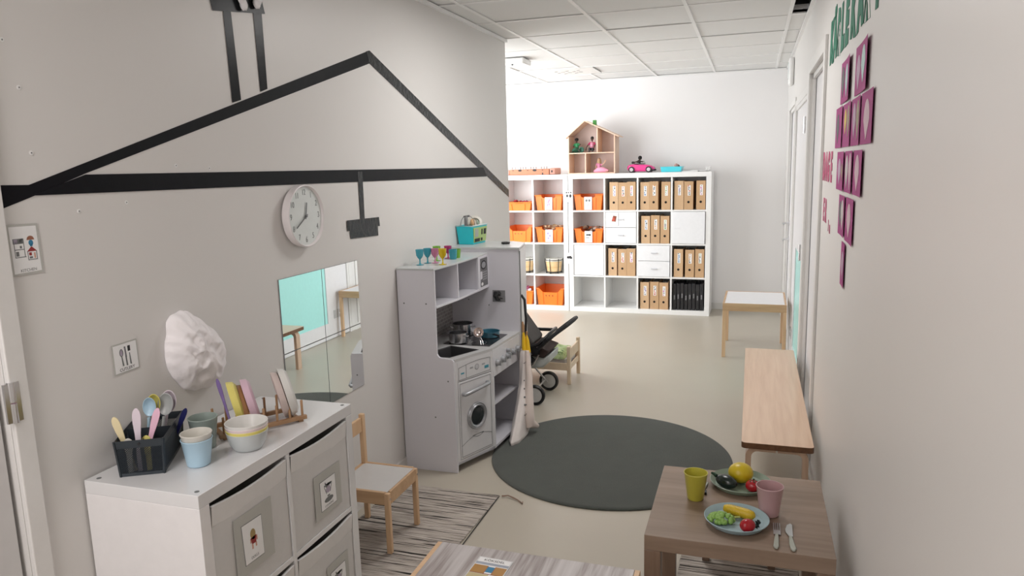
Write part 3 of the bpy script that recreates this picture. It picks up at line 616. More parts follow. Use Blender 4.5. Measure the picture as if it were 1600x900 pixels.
# chef hat
hat = MB(); out = [(285,485),(273,489),(265,503),(264,520),(263,533),(264,545),(266,560),(270,580),(280,597),(293,607),(305,611),(320,609),(335,603),(345,592),(352,575),(353,560),(350,543),(343,527),(335,513),(322,500),(308,490),(296,485)]
YZ = {}
hp = [(1.845,1.163),(1.812,1.157),(1.787,1.14),(1.782,1.10),(1.772,1.075),(1.768,1.05),(1.767,1.02),(1.775,.98),(1.80,.94),(1.83,.905),(1.864,.89),(1.905,.882),(1.95,.88),(1.985,.90),(2.012,.935),(2.02,.965),(2.018,1.0),(2.0,1.04),(1.975,1.075),(1.93,1.115),(1.89,1.145),(1.865,1.16)]
cen = V((sum(p[0] for p in hp)/len(hp), sum(p[1] for p in hp)/len(hp))); n = len(hp)*4; rings = 22
def ho(t):
    k = t*len(hp); i = int(k) % len(hp); f_ = k-int(k); p0, p1, p2, p3 = [V(hp[(i+q) % len(hp)]) for q in (-1, 0, 1, 2)]
    return 0.5*((2*p1)+(p2-p0)*f_+(2*p0-5*p1+4*p2-p3)*f_*f_+(3*p1-p0-3*p2+p3)*f_**3)
vs = [(XL+0.075, cen.x, cen.y)]
for i in range(1, rings+1):
    s = i/rings
    for j in range(n):
        o_ = ho(j/n); q = cen+(o_-cen)*s; h_ = 0.068*max(0, 1-s**2.6)**0.6
        a_ = 2*math.pi*j/n; du_, dv_ = (q.x-q.y)*.707, (q.x+q.y)*.707; wp_ = .02*noise.noise(V((q.x*12, q.y*12, 5))); w_ = -abs(noise.noise(V(((du_+wp_)*16, (dv_+wp_)*34, 1.7))))*0.024+noise.noise(V((du_*11+3, dv_*11, .2)))*0.014-abs(noise.noise(V((du_*50, dv_*22, 3.3))))*0.008+.006
        edge = 1+0.02*math.sin(a_*17+2)*s
        q = cen+(o_-cen)*s*edge
        vs.append((XL+0.006+h_+w_*(1-s**6), q.x, q.y))
for j in range(n): q = cen+(ho(j/n)-cen)*0.96; vs.append((XL+0.001, q.x, q.y))
fs = [(0, 1+j, 1+(j+1) % n) for j in range(n)]
for i in range(rings):
    for j in range(n): j2 = (j+1) % n; fs.append((1+i*n+j, 1+(i+1)*n+j, 1+(i+1)*n+j2, 1+i*n+j2))
fs.append(tuple(1+rings*n+j for j in range(n)))
hat.add(vs, fs); hat.build('chef_hat', mat('hat_cotton', (0.86, 0.83, 0.84), 0.85, bump=(60, 0.25, 0.006)), smooth=180, sub=1, label='puffy white cotton chef hat hanging on the left wall above the cabinet', cat='chef hat')

# ------------------------------------------------------------ rugs
g = MB(); g.lathe([(.648, 0), (.65, .006), (.645, .011), (.63, .013), (.4, .013), (.05, .013)], (-.7066, 3.7786, .0005), 96)
g.build('round_rug', RUGG, smooth=60, label='large round dark green rug in the middle of the floor', cat='rug')
def rag_rug(x0, x1, y0, y1, label, skew=0, name='striped_rug'):
    t = thing(name, label, 'rug', ((x0+x1)/2, (y0+y1)/2, 0), group='striped rag rugs')
    g = MB(); ny = int((y1-y0)/0.006); nx = 24; vs = []
    for j in range(ny+1):
        y = y0+(y1-y0)*j/ny; wob = 0.004*noise.noise(V((0, y*40, 0)))
        for i in range(nx+1):
            s = i/nx; x = x0+(x1-x0)*s+wob+skew*(y-y0)
            vs.append((x, y+0.003*noise.noise(V((x*6, y*3, 0))), 0.006+0.002*(j % 2)+0.0015*noise.noise(V((x*30, y*60, 0)))))
    fs = [(j*(nx+1)+i, j*(nx+1)+i+1, (j+1)*(nx+1)+i+1, (j+1)*(nx+1)+i) for j in range(ny) for i in range(nx)]
    g.add(vs, fs)
    for s, e in (((x0, y0), (x0+skew*(y1-y0), y1)), ((x1, y0), (x1+skew*(y1-y0), y1))):
        g.tube([(s[0]+(e[0]-s[0])*k/40+0.002*math.sin(k*2.1), s[1]+(e[1]-s[1])*k/40, .004) for k in range(41)], .0035, 6)
    g.tube([(x0+skew*(y1-y0), y1, .004), (x1+skew*(y1-y0), y1, .004)], .004, 6)
    g.build('rug_weave', RAG, t)
    g = MB(); g.tube([(x1+skew*(y1-y0)+0.002, y1-.01, .004), (x1+skew*(y1-y0)+0.003, y0, .004)], .0022, 6); g.build('edge_cord', INK, t)
    return t
rr = rag_rug(-1.70, -1.165, 2.215, 3.15, 'grey and black striped rag rug under the small chair', 0.03)
g = MB(); g.tube([(-1.12, 3.145, .008), (-1.09, 3.155, .01), (-1.06, 3.14, .009), (-1.035, 3.13, .006), (-1.0, 3.10, .005), (-1.005, 3.12, .005)], [.004, .003, .004, .003, .003, .002], 6); g.build('loose_thread', mat('thread', (0.25, 0.17, 0.13), 0.9), rr)
rag_rug(-.234, .206, 1.95, 3.10, 'grey and black striped rag rug under the oak table', 0)

# ------------------------------------------------------------ children's chair
def childs_chair(loc, rz, label):
    t = thing('childs_chair', label, 'chair', loc, rz); W, D, S = .28, .28, .27; q = .022
    # faces +x ; back at x = -D/2
    for sx in (-1, 1):
        for sy in (-1, 1):
            top = S-.004 if sx > 0 else .50
            g = MB(); x, y = sx*(D/2-q/2-.004), sy*(W/2-q/2); g.box((x-q/2, y-q/2, 0), (x+q/2, y+q/2, top)); g.build('leg', PINE, t, False, bevel=0.003)
    g = MB()
    for sy in (-1, 1): g.box((-D/2+q, sy*W/2-(.016 if sy > 0 else 0), S-.055), (D/2-q, sy*W/2+(0 if sy > 0 else .016), S))
    for sx in (-1, 1): g.box((sx*D/2-(.016 if sx > 0 else -.004), -W/2+q, S-.055), (sx*D/2-(.004 if sx > 0 else -.020), W/2-q, S))
    g.build('seat_apron', PINEX, t, False, bevel=0.002)
    g = MB(); g.box((-D/2+.016, -W/2+.016, S-.008), (D/2-.018, W/2-.016, S-.002)); g.build('seat', mat('seat_white', (0.60, 0.59, 0.58), 0.35), t, False, label='white seat board')
    g = MB(); g.box((-D/2+.006, -W/2+q, .42), (-D/2+.020, W/2-q, .485)); g.build('backrest', PINE, t, False, bevel=0.002)
    for y in (-W/2+.012, W/2-.012):
        g = MB(); g.cyl((D/2-.004, y, S-.03), (D/2-.001, y, S-.03), .004, n=10); g.build('screw', CHROME, t, False)
    return t
childs_chair((-1.523, 2.648, 0.008), 0.0, 'small pine chair with a white seat standing on the striped rug')
# ------------------------------------------------------------ foreground whitewashed table
t = thing('play_table', 'whitewashed board table with pine edge at the bottom of the photo', 'table', (-.585, 1.68, 0))
x0, x1, y0, y1 = -.896, -.272, 1.44, 1.917
g = MB(); g.box((x0+.016, y0+.016, .440), (x1-.016, y1-.002, .452)); g.build('tabletop', WASHW, t, bevel=0.001)
g = MB(); g.box((x0, y0, .39), (x0+.016, y1, .451)); g.box((x1-.016, y0, .39), (x1, y1, .451)); g.box((x0, y0, .39), (x1, y0+.016, .451)); g.box((x0+.016, y1-.018, .39), (x1-.016, y1-.002, .440)); g.build('table_apron', PINE, t, bevel=0.002)
for x in (x0+.016, x1-.044):
    for y in (y0+.016, y1-.046):
        g = MB(); g.box((x, y, 0), (x+.028, y+.028, .44)); g.build('leg', PINE, t, bevel=0.002)
# card on it (rotated a little)
cc = V((-.690, 1.747, .4528)); ux = V((.995, -.045, 0)).normalized(); uy = V((-.045, .995, 0)) if False else V((.045, .995, 0)).normalized()
def cq(u, v): return cc+ux*u+uy*v
hw, top_, bot = .053, .115, -.085
card_c = [cq(-hw, top_), cq(hw, top_), cq(hw, bot), cq(-hw, bot)]
om, ym = mat('print_ochre', (0.40, 0.20, 0.04), 0.5), mat('print_cream', (0.52, 0.44, 0.24), 0.5)
r, P, nn = card(('picture_card', 'laminated recipe card with ochre pictures lying on the whitewashed table', 'picture card', None), card_c,
   [(mat('print_bluegrey', (0.33, 0.36, 0.42), 0.5), [rect(.02,.80,.98,.86)]), (om, [rect(.03,.58,.42,.78), rect(.66,.58,.97,.78), rect(.03,.10,.45,.40)]), (bm, [rect(.44,.62,.64,.76)]), (ym, [rect(.03,.42,.60,.56), rect(.5,.10,.97,.36)]), (tm, [rect(.03,.565,.97,.58), rect(.42,.56,.44,.78), rect(.64,.58,.66,.78), rect(.6,.38,.9,.5)])],
   mat('card_edge', (0.68, 0.68, 0.68), 0.2), border=0.004)
textcard(r, P, nn, .5, .92, 'KÖKSDEL', 0.015, WORLD[r.name], INK)

# ------------------------------------------------------------ oak foil table (right)
TX, TY, TS, TH = -.2909, 2.1248, .55, .45
t = thing('side_table', 'square chunky oak coloured low table laid with toy food', 'table', (TX+TS/2, TY+TS/2, 0))
g = MB(); g.box((TX, TY, TH-.05), (TX+TS, TY+TS, TH)); g.build('tabletop', OAK, t, bevel=0.0015)
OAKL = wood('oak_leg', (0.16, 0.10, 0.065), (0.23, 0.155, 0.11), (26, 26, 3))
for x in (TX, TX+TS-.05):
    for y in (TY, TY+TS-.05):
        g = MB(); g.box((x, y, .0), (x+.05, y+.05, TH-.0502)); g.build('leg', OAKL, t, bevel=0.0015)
# stool beyond the table
st = thing('stool', 'low pine stool mostly hidden behind and under the oak table', 'stool', (-.015, 2.93, 0))
g = MB(); g.box((-.16, 2.79, .252), (.13, 2.985, .270)); g.build('seat', PINE, st, bevel=.003)
for x in (-.152, .096):
    for y in (2.797, 2.95):
        g = MB(); g.box((x, y, .0), (x+.028, y+.028, .252)); g.build('leg', OAKL, st, bevel=.002)
st.location.z = .0105
# ---- toy food
T0 = TH+.0005
cup('toy_cup', (-.157, 2.418, T0), .027, .040, .096, mat('cup_yellow', (0.50, 0.46, 0.06), 0.3), 'yellow toy cup at the left on the oak table', rimr=.0012)
cup('toy_cup', (.080, 2.362, T0), .030, .043, .100, mat('cup_rose', (0.50, 0.32, 0.33), 0.35), 'pink toy cup at the right on the oak table')
def plate(c, R_, m, label):
    g = MB(); g.lathe([(R_*.72, 0), (R_*.84, .002), (R_*.97, .016), (R_, .021), (R_-.002, .022), (R_-.006, .018), (R_*.82, .006), (R_*.1, .005)], (c[0], c[1], T0), 64); return g.build('toy_plate', m, label=label, cat='toy plate', group='toy plates on the oak table')
plate((-.012, 2.562), .105, mat('plate_green', (0.24, 0.31, 0.24), 0.35), 'grey green toy plate with lemon, aubergine and tomato')
plate((-.020, 2.276), .100, mat('plate_blue', (0.34, 0.46, 0.50), 0.35), 'pale blue toy plate with grapes, corn and strawberry')
PT = T0+.007
# lemon
g = MB(); g.ell((-.012, 2.575, PT+.036), (.043, .040, .036), 28, 18, fn=lambda u: 1+.012*noise.noise(u*9)); g.build('toy_lemon', mat('lemon', (0.56, 0.42, 0.01), 0.35, bump=(300, 0.15)), label='round yellow toy lemon on the green plate', cat='toy food')
# aubergine
t = thing('toy_aubergine', 'dark green black toy aubergine on the green plate', 'toy food', (-.065, 2.515, PT))
dk = mat('aubergine', (0.008, 0.018, 0.014), 0.25)
g = MB(); Rz = Matrix.Rotation(math.radians(-35), 3, 'Z'); g.ell((-.062, 2.520, PT+.0235), (.042, .026, .023), 24, 14, R=Rz, fn=lambda u: 1+.10*u.x); g.build('body', dk, t)
g = MB(); g.tube([(-.094, 2.540, PT+.030), (-.104, 2.547, PT+.035), (-.112, 2.548, PT+.037)], [.007, .005, .004], 10); g.build('stem', mat('stem_green', (0.01, 0.05, 0.02), 0.5), t)
# tomato halves / strawberry pieces on the green plate
RED = mat('toy_red', (0.36, 0.008, 0.015), 0.25)
t = thing('toy_tomato', 'red toy tomato on the green plate behind the pink cup', 'toy food', (.035, 2.512, PT))
g = MB(); g.ell((.030, 2.508, PT+.021), (.026, .024, .021), 22, 14, fn=lambda u: 1+.05*math.cos(5*math.atan2(u.y, u.x))*(1-abs(u.z))); g.build('body', RED, t)
g = MB(); g.tube([(.030, 2.508, PT+.040), (.032, 2.508, PT+.047)], .003, 6); [g.beam((.030, 2.508, PT+.041), (.030+.014*math.cos(a), 2.508+.014*math.sin(a), PT+.040), .004, .0015) for a in (0, 1.25, 2.5, 3.8, 5)]; g.build('leaf', mat('leaf_dark', (0.01, 0.06, 0.02), 0.6), t)
g = MB(); g.ell((.066, 2.540, PT+.016), (.019, .017, .016), 18, 12); g.build('toy_cherry', RED, label='small red toy fruit beside the tomato on the green plate', cat='toy food')
# grapes
gr = thing('toy_grapes', 'bunch of light green toy grapes on the blue plate', 'toy food', (-.07, 2.25, PT)); GG = mat('grape', (0.24, 0.42, 0.10), 0.35)
g = MB()
for k in range(46):
    a = random.random(); u = random.uniform(-1, 1); w = math.sqrt(max(0, 1-u*u)); 
    ph = random.uniform(0, math.pi); x = u*.036; y = math.cos(ph)*w*.022; z = abs(math.sin(ph))*w*.018
    q = Matrix.Rotation(math.radians(8), 3, 'Z') @ V((x, y, z)); g.ell((-.066+q.x, 2.255+q.y, PT+.008+q.z), (.0085, .0085, .0085), 12, 8)
g.build('berries', GG, gr); g = MB(); g.tube([(-.035, 2.262, PT+.016), (-.02, 2.265, PT+.018), (-.010, 2.272, PT+.016)], .003, 8); g.build('stem', mat('grape_stem', (0.40, 0.45, 0.12), 0.5), gr)
# corn
cn = MB(); ax = V((.095, -.035, 0)).normalized(); c_ = V((-.012, 2.305, PT+.017)); x_ = V((-ax.y, ax.x, 0)); R = Matrix((x_, V((0,0,1)), ax)).transposed()
prof = [(0.004, -.052)]+[(.0165*math.sqrt(max(0.02, 1-(z/.056)**4))*(1+.05*math.cos(k*math.pi)), z) for k, z in enumerate([-.050+.0036*i for i in range(28)])]+[(0.004, .052)]
cn.lathe(prof, c_, 32, R=R); cn.build('toy_corn', mat('corn', (0.58, 0.40, 0.01), 0.35, bump=(180, 0.6, 0.003)), label='yellow toy corn cob on the blue plate', cat='toy food', smooth=60)
t = thing('toy_strawberry', 'red toy strawberry with dark leaves on the blue plate', 'toy food', (.015, 2.21, PT))
g = MB(); g.ell((.012, 2.212, PT+.020), (.027, .021, .021), 22, 14, R=Matrix.Rotation(math.radians(30), 3, 'Z'), fn=lambda u: 1-.18*max(0, -u.x)); g.build('body', RED, t)
g = MB(); lf = mat('leaf_black', (0.008, 0.02, 0.018), 0.6); cc2 = V((.043, 2.238, PT+.016))
for k in range(6):
    a = k*math.pi/3; g.beam(cc2, cc2+V((.012*math.cos(a)*.5, .010*math.cos(a), .014*math.sin(a))), .008, .002)
g.beam(cc2, cc2+V((.008, .006, .006)), .005, .005); g.build('leaf', lf, t)
# fork & knife
METAL = mat('cutlery_steel', (0.50, 0.52, 0.52), 0.3, 0.7); HND = mat('cutlery_handle', (0.36, 0.38, 0.33), 0.35)
t = thing('toy_fork', 'small fork with pale green handle right of the blue plate', 'toy cutlery', (.10, 2.2, T0))
g = MB(); prof = [(.096, 2.137, .004), (.096, 2.15, .008), (.098, 2.19, .0065), (.100, 2.225, .0045)]
g.prism([(x+w, y, T0+.001) for x, y, w in prof]+[(x-w, y, T0+.001) for x, y, w in prof[::-1]], (0, 0, .006)); g.build('handle', HND, t, bevel=.002)
g = MB(); g.box((.0905, 2.225, T0+.003), (.1115, 2.252, T0+.0045))
for k in range(4): g.box((.0905+k*.0060, 2.252, T0+.003), (.0935+k*.0060, 2.300, T0+.0045))
g.box((.098, 2.205, T0+.003), (.103, 2.226, T0+.0045)); g.build('tines', METAL, t)
t = thing('toy_knife', 'small table knife with pale green handle at the right of the oak table', 'toy cutlery', (.14, 2.2, T0))
g = MB(); prof = [(.144, 2.135, .004), (.144, 2.148, .0085), (.141, 2.18, .0075), (.139, 2.222, .0045)]
g.prism([(x+w, y, T0+.001) for x, y, w in prof]+[(x-w, y, T0+.001) for x, y, w in prof[::-1]], (0, 0, .006)); g.build('handle', HND, t, bevel=.002)
g = MB(); g.prism([(.146, 2.222, T0+.003), (.147, 2.30, T0+.003), (.142, 2.306, T0+.003), (.132, 2.295, T0+.003), (.126, 2.265, T0+.003), (.127, 2.245, T0+.003), (.135, 2.222, T0+.003)], (0,0,.0015)); g.build('blade', METAL, t)
t = thing('toy_spoon', 'small spoon mostly hidden behind the yellow cup', 'toy cutlery', (-.13, 2.5, T0))
g = MB(); g.beam((-.137, 2.47, T0+.004), (-.125, 2.55, T0+.004), .009, .005); g.build('handle', HND, t, bevel=.002)
g = MB(); g.box((-.132, 2.455, T0+.001), (-.122, 2.475, T0+.009)); g.build('tip', BLACK, t)

# ------------------------------------------------------------ birch bench
bn = thing('bench', 'long birch bench with bent legs along the right wall', 'bench', (.135, 4.12, 0)); BH = .345
g = MB(); 
def rrect(x0, x1, y0, y1, r, n=6):
    pts = []
    for cx_, cy_, a0_ in ((x1-r, y0+r, -90), (x1-r, y1-r, 0), (x0+r, y1-r, 90), (x0+r, y0+r, 180)):
        for k in range(n+1): a = math.radians(a0_+90*k/n); pts.append((cx_+r*math.cos(a), cy_+r*math.sin(a)))
    return pts
g.prism([(x, y, BH-.028) for x, y in rrect(-.016, .288, 3.265, 5.02, .02)], (0, 0, .028)); g.m = [0 if len(f_) > 4 else 1 for f_ in g.f]; g.build('seat', [BIRCH, wood('end_grain', (0.10, 0.045, 0.018), (0.17, 0.08, 0.035), (60, 60, 60))], bn, bevel=.002)
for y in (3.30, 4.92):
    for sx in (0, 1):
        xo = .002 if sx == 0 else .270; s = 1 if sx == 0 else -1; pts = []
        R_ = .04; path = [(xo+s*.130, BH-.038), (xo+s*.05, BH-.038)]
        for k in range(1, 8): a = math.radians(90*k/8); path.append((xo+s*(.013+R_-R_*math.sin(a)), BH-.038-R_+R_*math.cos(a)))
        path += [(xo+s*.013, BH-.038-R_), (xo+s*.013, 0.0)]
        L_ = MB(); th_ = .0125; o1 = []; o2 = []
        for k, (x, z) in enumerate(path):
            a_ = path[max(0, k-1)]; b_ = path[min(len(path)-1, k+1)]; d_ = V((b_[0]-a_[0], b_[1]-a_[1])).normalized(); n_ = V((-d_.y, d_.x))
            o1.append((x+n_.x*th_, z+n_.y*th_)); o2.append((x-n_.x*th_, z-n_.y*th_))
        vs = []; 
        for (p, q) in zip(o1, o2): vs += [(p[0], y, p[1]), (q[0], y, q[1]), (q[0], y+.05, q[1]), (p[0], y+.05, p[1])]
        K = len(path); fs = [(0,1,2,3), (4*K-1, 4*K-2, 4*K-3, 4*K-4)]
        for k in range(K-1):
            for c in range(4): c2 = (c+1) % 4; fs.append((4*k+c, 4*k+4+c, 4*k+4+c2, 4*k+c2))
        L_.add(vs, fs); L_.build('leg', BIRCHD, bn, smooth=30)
# ------------------------------------------------------------ far small table
tt = thing('childs_table', 'small pine table with white top by the far right wall', 'table', (.045, 6.36, 0), -.011); w2, d2_, hh = .245, .305, .45
g = MB(); g.box((-w2+.016, -d2_+.016, hh-.010), (w2-.016, d2_-.016, hh-.002)); g.build('tabletop', mat('tabletop_white', (0.80, 0.80, 0.82), 0.3), tt, False, label='white table board')
g = MB(); g.box((-w2, -d2_, hh-.062), (w2, -d2_+.016, hh)); g.box((-w2, d2_-.016, hh-.062), (w2, d2_, hh)); g.box((-w2, -d2_+.016, hh-.062), (-w2+.016, d2_-.016, hh)); g.box((w2-.016, -d2_+.016, hh-.062), (w2, d2_-.016, hh)); g.build('table_apron', PINEX, tt, False, bevel=.001)
for sx in (-1, 1):
    for sy in (-1, 1):
        g = MB(); g.box((sx*(w2-.014)-.014, sy*(d2_-.014)-.014, 0), (sx*(w2-.014)+.014, sy*(d2_-.014)+.014, hh-.0621)); g.build('leg', PINE, tt, False, bevel=.002)
exec_later = True
# ------------------------------------------------------------ play kitchen
def tile_mat():
    m = bpy.data.materials.new('backsplash_tiles'); m.use_nodes = True; nt = m.node_tree; b = nt.nodes['Principled BSDF']; b.inputs['Roughness'].default_value = .4
    tc = nt.nodes.new('ShaderNodeTexCoord'); mp = nt.nodes.new('ShaderNodeMapping'); mp.inputs['Rotation'].default_value = (0, math.radians(90), math.radians(90)); br = nt.nodes.new('ShaderNodeTexBrick')
    sp = nt.nodes.new('ShaderNodeSeparateXYZ'); cb_ = nt.nodes.new('ShaderNodeCombineXYZ')
    nt.links.new(tc.outputs['Object'], sp.inputs[0]); nt.links.new(sp.outputs['Y'], cb_.inputs['X']); nt.links.new(sp.outputs['Z'], cb_.inputs['Y'])
    br.inputs['Scale'].default_value = 12; br.inputs['Mortar Size'].default_value = .03
    br.inputs['Color1'].default_value = (.20, .19, .18, 1); br.inputs['Color2'].default_value = (.30, .285, .27, 1); br.inputs['Mortar'].default_value = (.40, .39, .38, 1)
    nt.links.new(cb_.outputs[0], br.inputs['Vector']); nt.links.new(br.outputs[0], b.inputs['Base Color']); return m
TILE = tile_mat()
KY0, KY1 = 3.355, 4.06; KX = -1.735
A = V((-1.435, 3.367, 0)); B = V((-1.325, 3.64, 0)); D = V((-1.300, 4.05, 0)); KH = .615
kt = thing('play_kitchen', 'light grey wooden corner play kitchen with oven, hob and tall fridge by the left wall', 'play kitchen', (-1.53, 3.75, 0))
# left side panel with rounded step
pts = [(KX, 0), (-1.435, 0), (-1.435, .600)]
for k in range(1, 7): a = math.radians(90*k/6); pts.append((-1.435-.018+.018*math.cos(a), .600+.018*math.sin(a)))
pts += [(-1.500, .622)]
for k in range(1, 7): a = math.radians(90*k/6); pts.append((-1.500-.026*math.sin(a), .648-.026*math.cos(a)))
pts += [(-1.523, 1.078), (KX, 1.078)]
g = MB(); g.prism([(x, KY0, z) for x, z in pts], (0, .012, 0)); g.build('side_panel', KITW, kt, bevel=.001, smooth=0)
for x, z in ((-1.70, .905), (-1.575, .905), (-1.47, .50), (-1.55, .30)):
    g = MB(); g.cyl((x, KY0-.0006, z), (x, KY0+.001, z), .0045, n=12); g.build('screw_hole', GREYINK, kt)
# upper shelf unit
UF = [(-1.522, KY0+.012), (-1.497, 3.62), (-1.490, 3.90), (-1.490, KY1)]
def upoly(z, t, m=0, inset=0, g=None):
    g = g or MB(); g.prism([(KX, KY0-.004 if z > 1 else KY0+.012, z), (-1.523-inset, KY0-.004 if z > 1 else KY0+.012, z)]+[(x-inset, y, z) for x, y in UF]+[(KX, KY1, z)], (0, 0, t)); return g
upoly(1.078, .010).build('upper_top', mat('kitchen_top', (0.52, 0.54, 0.54), 0.25), kt, bevel=.001, smooth=0)
upoly(.880, .012).build('upper_shelf', KITW, kt, bevel=.001, smooth=0)
g = MB(); g.box((KX, KY0+.012, .892), (KX+.005, KY1, 1.078)); g.build('upper_back', KITIN, kt, smooth=0)
for y in (3.612, 3.90):
    g = MB(); g.box((KX+.005, y, .892), (-1.501, y+.012, 1.078)); g.build('upper_divider', KITW, kt, bevel=.001, smooth=0)
g = MB(); g.box((-1.500, 3.895, .880), (-1.488, KY1, 1.078)); g.build('microwave_panel', KITW, kt, bevel=.001, smooth=0)
g = MB(); xs_ = -1.4875
g.box((xs_, 3.925, .90), (xs_+.0006, 4.045, 1.065), 0)
g.prism([(xs_+.0006, 3.98+.045*math.cos(a*.5), 1.025+.028*math.sin(a*.5)) for a in range(13)], (.0004, 0, 0), 1)
g.prism([(xs_+.001, 3.98+.034*math.cos(a*.5), 1.025+.019*math.sin(a*.5)) for a in range(13)], (.0004, 0, 0), 2)
for r_ in range(4):
    for c in range(3): g.box((xs_+.0006, 3.965+c*.024, .935+r_*.014), (xs_+.001, 3.983+c*.024, .944+r_*.014), 2)
g.prism([(xs_+.0006, 3.950+.017*math.cos(a*.5), .915+.010*math.sin(a*.5)) for a in range(13)], (.0004, 0, 0), 3)
g.box((xs_, 3.925, .945), (xs_+.0008, 3.955, .99), 4)
g.build('control_sticker', [mat('sticker_grey', (.13,.13,.135), .4), INK, SILV, PAPER, KITW], kt, smooth=0, label='dark microwave control sticker')
# backsplash
g = MB(); g.box((KX, KY0+.012, KH), (KX+.004, KY1, .88)); g.build('backsplash', TILE, kt, smooth=0)
# tall fridge cabinet
FT = 1.108; poly = [(KX, KY1), (-1.292, KY1), (-1.345, 4.33), (-1.44, 4.40), (KX, 4.40)]
g = MB(); g.prism([(x, y, FT) for x, y in [(KX-.003, KY1-.006), (-1.288, KY1-.006), (-1.340, 4.34), (-1.44, 4.41), (KX-.003, 4.41)]], (0, 0, .012)); g.build('fridge_top', mat('kitchen_top', (0,0,0)), kt, bevel=.001, smooth=0)
g = MB(); g.prism([(KX, KY1, .04), (-1.300, KY1, .04), (-1.300, KY1, FT), (KX, KY1, FT)], (0, .012, 0)); g.build('fridge_side', KITW, kt, smooth=0)
g = MB(); g.box((KX, 4.385, .04), (-1.44, 4.397, FT)); g.box((KX, KY1+.012, .04), (KX+.005, 4.385, FT)); g.box((KX+.005, KY1+.012, .04), (-1.36, 4.385, .052)); g.build('fridge_body', KITW, kt, smooth=0)
# fridge door (faces the room)
FD0 = V((-1.294, KY1+.012, 0)); FD1 = V((-1.352, 4.385, 0)); fdd = (FD1-FD0).normalized(); fdn = V((fdd.y, -fdd.x, 0))
g = MB(); g.prism([FD0+V((0,0,.055)), FD1+V((0,0,.055)), FD1+V((0,0,FT-.004)), FD0+V((0,0,FT-.004))], -fdn*.012); dr = g.build('fridge_door', KITF, kt, smooth=0)
g = MB(); q0 = FD0+fdd*.03+fdn*.0006
g.tube([q0+V((0,0,.56)), q0+fdn*.020+V((0,0,.58)), q0+fdn*.026+V((0,0,.68)), q0+fdn*.020+V((0,0,.80)), q0+V((0,0,.83))], .008, 10); g.build('door_handle', BLACK, dr, label='black handle')
g = MB(); g.tube([FD0+fdn*.001+V((0,0,.06)), FD0+fdn*.001+V((0,0,FT-.01))], .0035, 6); g.build('door_seal', GREYINK, dr)
# sticker with black hook on the fridge side
g = MB(); g.box((-1.465, KY1-.0012, .790), (-1.385, KY1, .862)); g.build('hook_plate', mat('plate_grey', (.22, .22, .225), .35), kt, bevel=.0005)
g = MB(); g.tube([(-1.425, KY1-.002, .845), (-1.432, KY1-.022, .845), (-1.438, KY1-.030, .832), (-1.43, KY1-.024, .81), (-1.42, KY1-.012, .805)], [.014, .016, .015, .012, .010], 10); g.tube([(-1.452, KY1-.012, .848), (-1.41, KY1-.012, .838)], .009, 8); g.tube([(-1.415, KY1-.006, .815), (-1.400, KY1-.008, .813)], .003, 6); g.build('phone_hook', BLACK, kt, label='black plastic hook')
for x, z in ((-1.49, .770), (-1.62, .80)):
    g = MB(); g.cyl((x, KY1-.0008, z), (x, KY1, z), .004, n=10); g.build('screw_hole', GREYINK, kt)
# counter
def cpoly(z, t, o=0): g = MB(); g.prism([(KX+.004, KY0+.012, z), (A.x+o, A.y, z), (B.x+o, B.y, z), (D.x+o-.001, KY1, z), (KX+.004, KY1, z)], (0, 0, t)); return g
SK = [(-1.655, 3.400), (-1.475, 3.400), (-1.385, 3.592), (-1.570, 3.640)]
def ring_prism(g, outer, inner_rects, z, t): pass
# counter slabs around the sink opening
g = MB(); z = KH-.014
g.prism([(KX+.004, KY0+.012, z), (A.x, A.y, z), (SK[1][0], SK[1][1], z), (SK[0][0], SK[0][1], z)], (0,0,.014))
g.prism([(A.x, A.y, z), (B.x, B.y, z), (SK[2][0], SK[2][1], z), (SK[1][0], SK[1][1], z)], (0,0,.014))
g.prism([(KX+.004, KY0+.012, z), (SK[0][0], SK[0][1], z), (SK[3][0], SK[3][1], z), (KX+.004, 3.66, z)], (0,0,.014))
g.prism([(SK[3][0], SK[3][1], z), (SK[2][0], SK[2][1], z), (B.x, B.y, z), (-1.324, 3.66, z), (KX+.004, 3.66, z)], (0,0,.014))
g.prism([(KX+.004, 3.66, z), (-1.324, 3.66, z), (D.x, KY1, z), (KX+.004, KY1, z)], (0,0,.014))
g.build('counter', COUNTER, kt, smooth=0)
g = MB(); ce = V((sum(p[0] for p in SK)/4, sum(p[1] for p in SK)/4, 0)); vs = []
for (s, zz) in ((1.0, KH+.0008), (.96, KH+.0015), (.93, KH-.002), (.84, KH-.055)):
    for p in SK: q = ce+(V((p[0], p[1], 0))-ce)*s*1.02; vs.append((q.x, q.y, zz))
fs = [(4*k+c, 4*k+(c+1) % 4, 4*k+4+(c+1) % 4, 4*k+4+c) for k in range(3) for c in range(4)]+[(12, 13, 14, 15)]
g.add(vs, fs); g.build('sink', SINKM, kt, smooth=0)
g = MB(); g.tube([(-1.70, 3.50, KH), (-1.70, 3.50, KH+.07), (-1.693, 3.50, KH+.088), (-1.675, 3.50, KH+.096), (-1.655, 3.505, KH+.090), (-1.645, 3.508, KH+.07)], .006, 10); g.cyl((-1.70, 3.50, KH), (-1.70, 3.50, KH+.012), .013); g.tube([(-1.70, 3.53, KH), (-1.70, 3.53, KH+.025), (-1.685, 3.545, KH+.03)], .005, 8); g.build('tap', SILV, kt, label='silver toy tap')
HB = [(-1.627, 3.668), (-1.352, 3.668), (-1.346, 3.965), (-1.600, 3.985)]
g = MB(); g.prism([(x, y, KH) for x, y in HB], (0, 0, .0025)); hb = g.build('hob', HOB, kt, bevel=.0008)
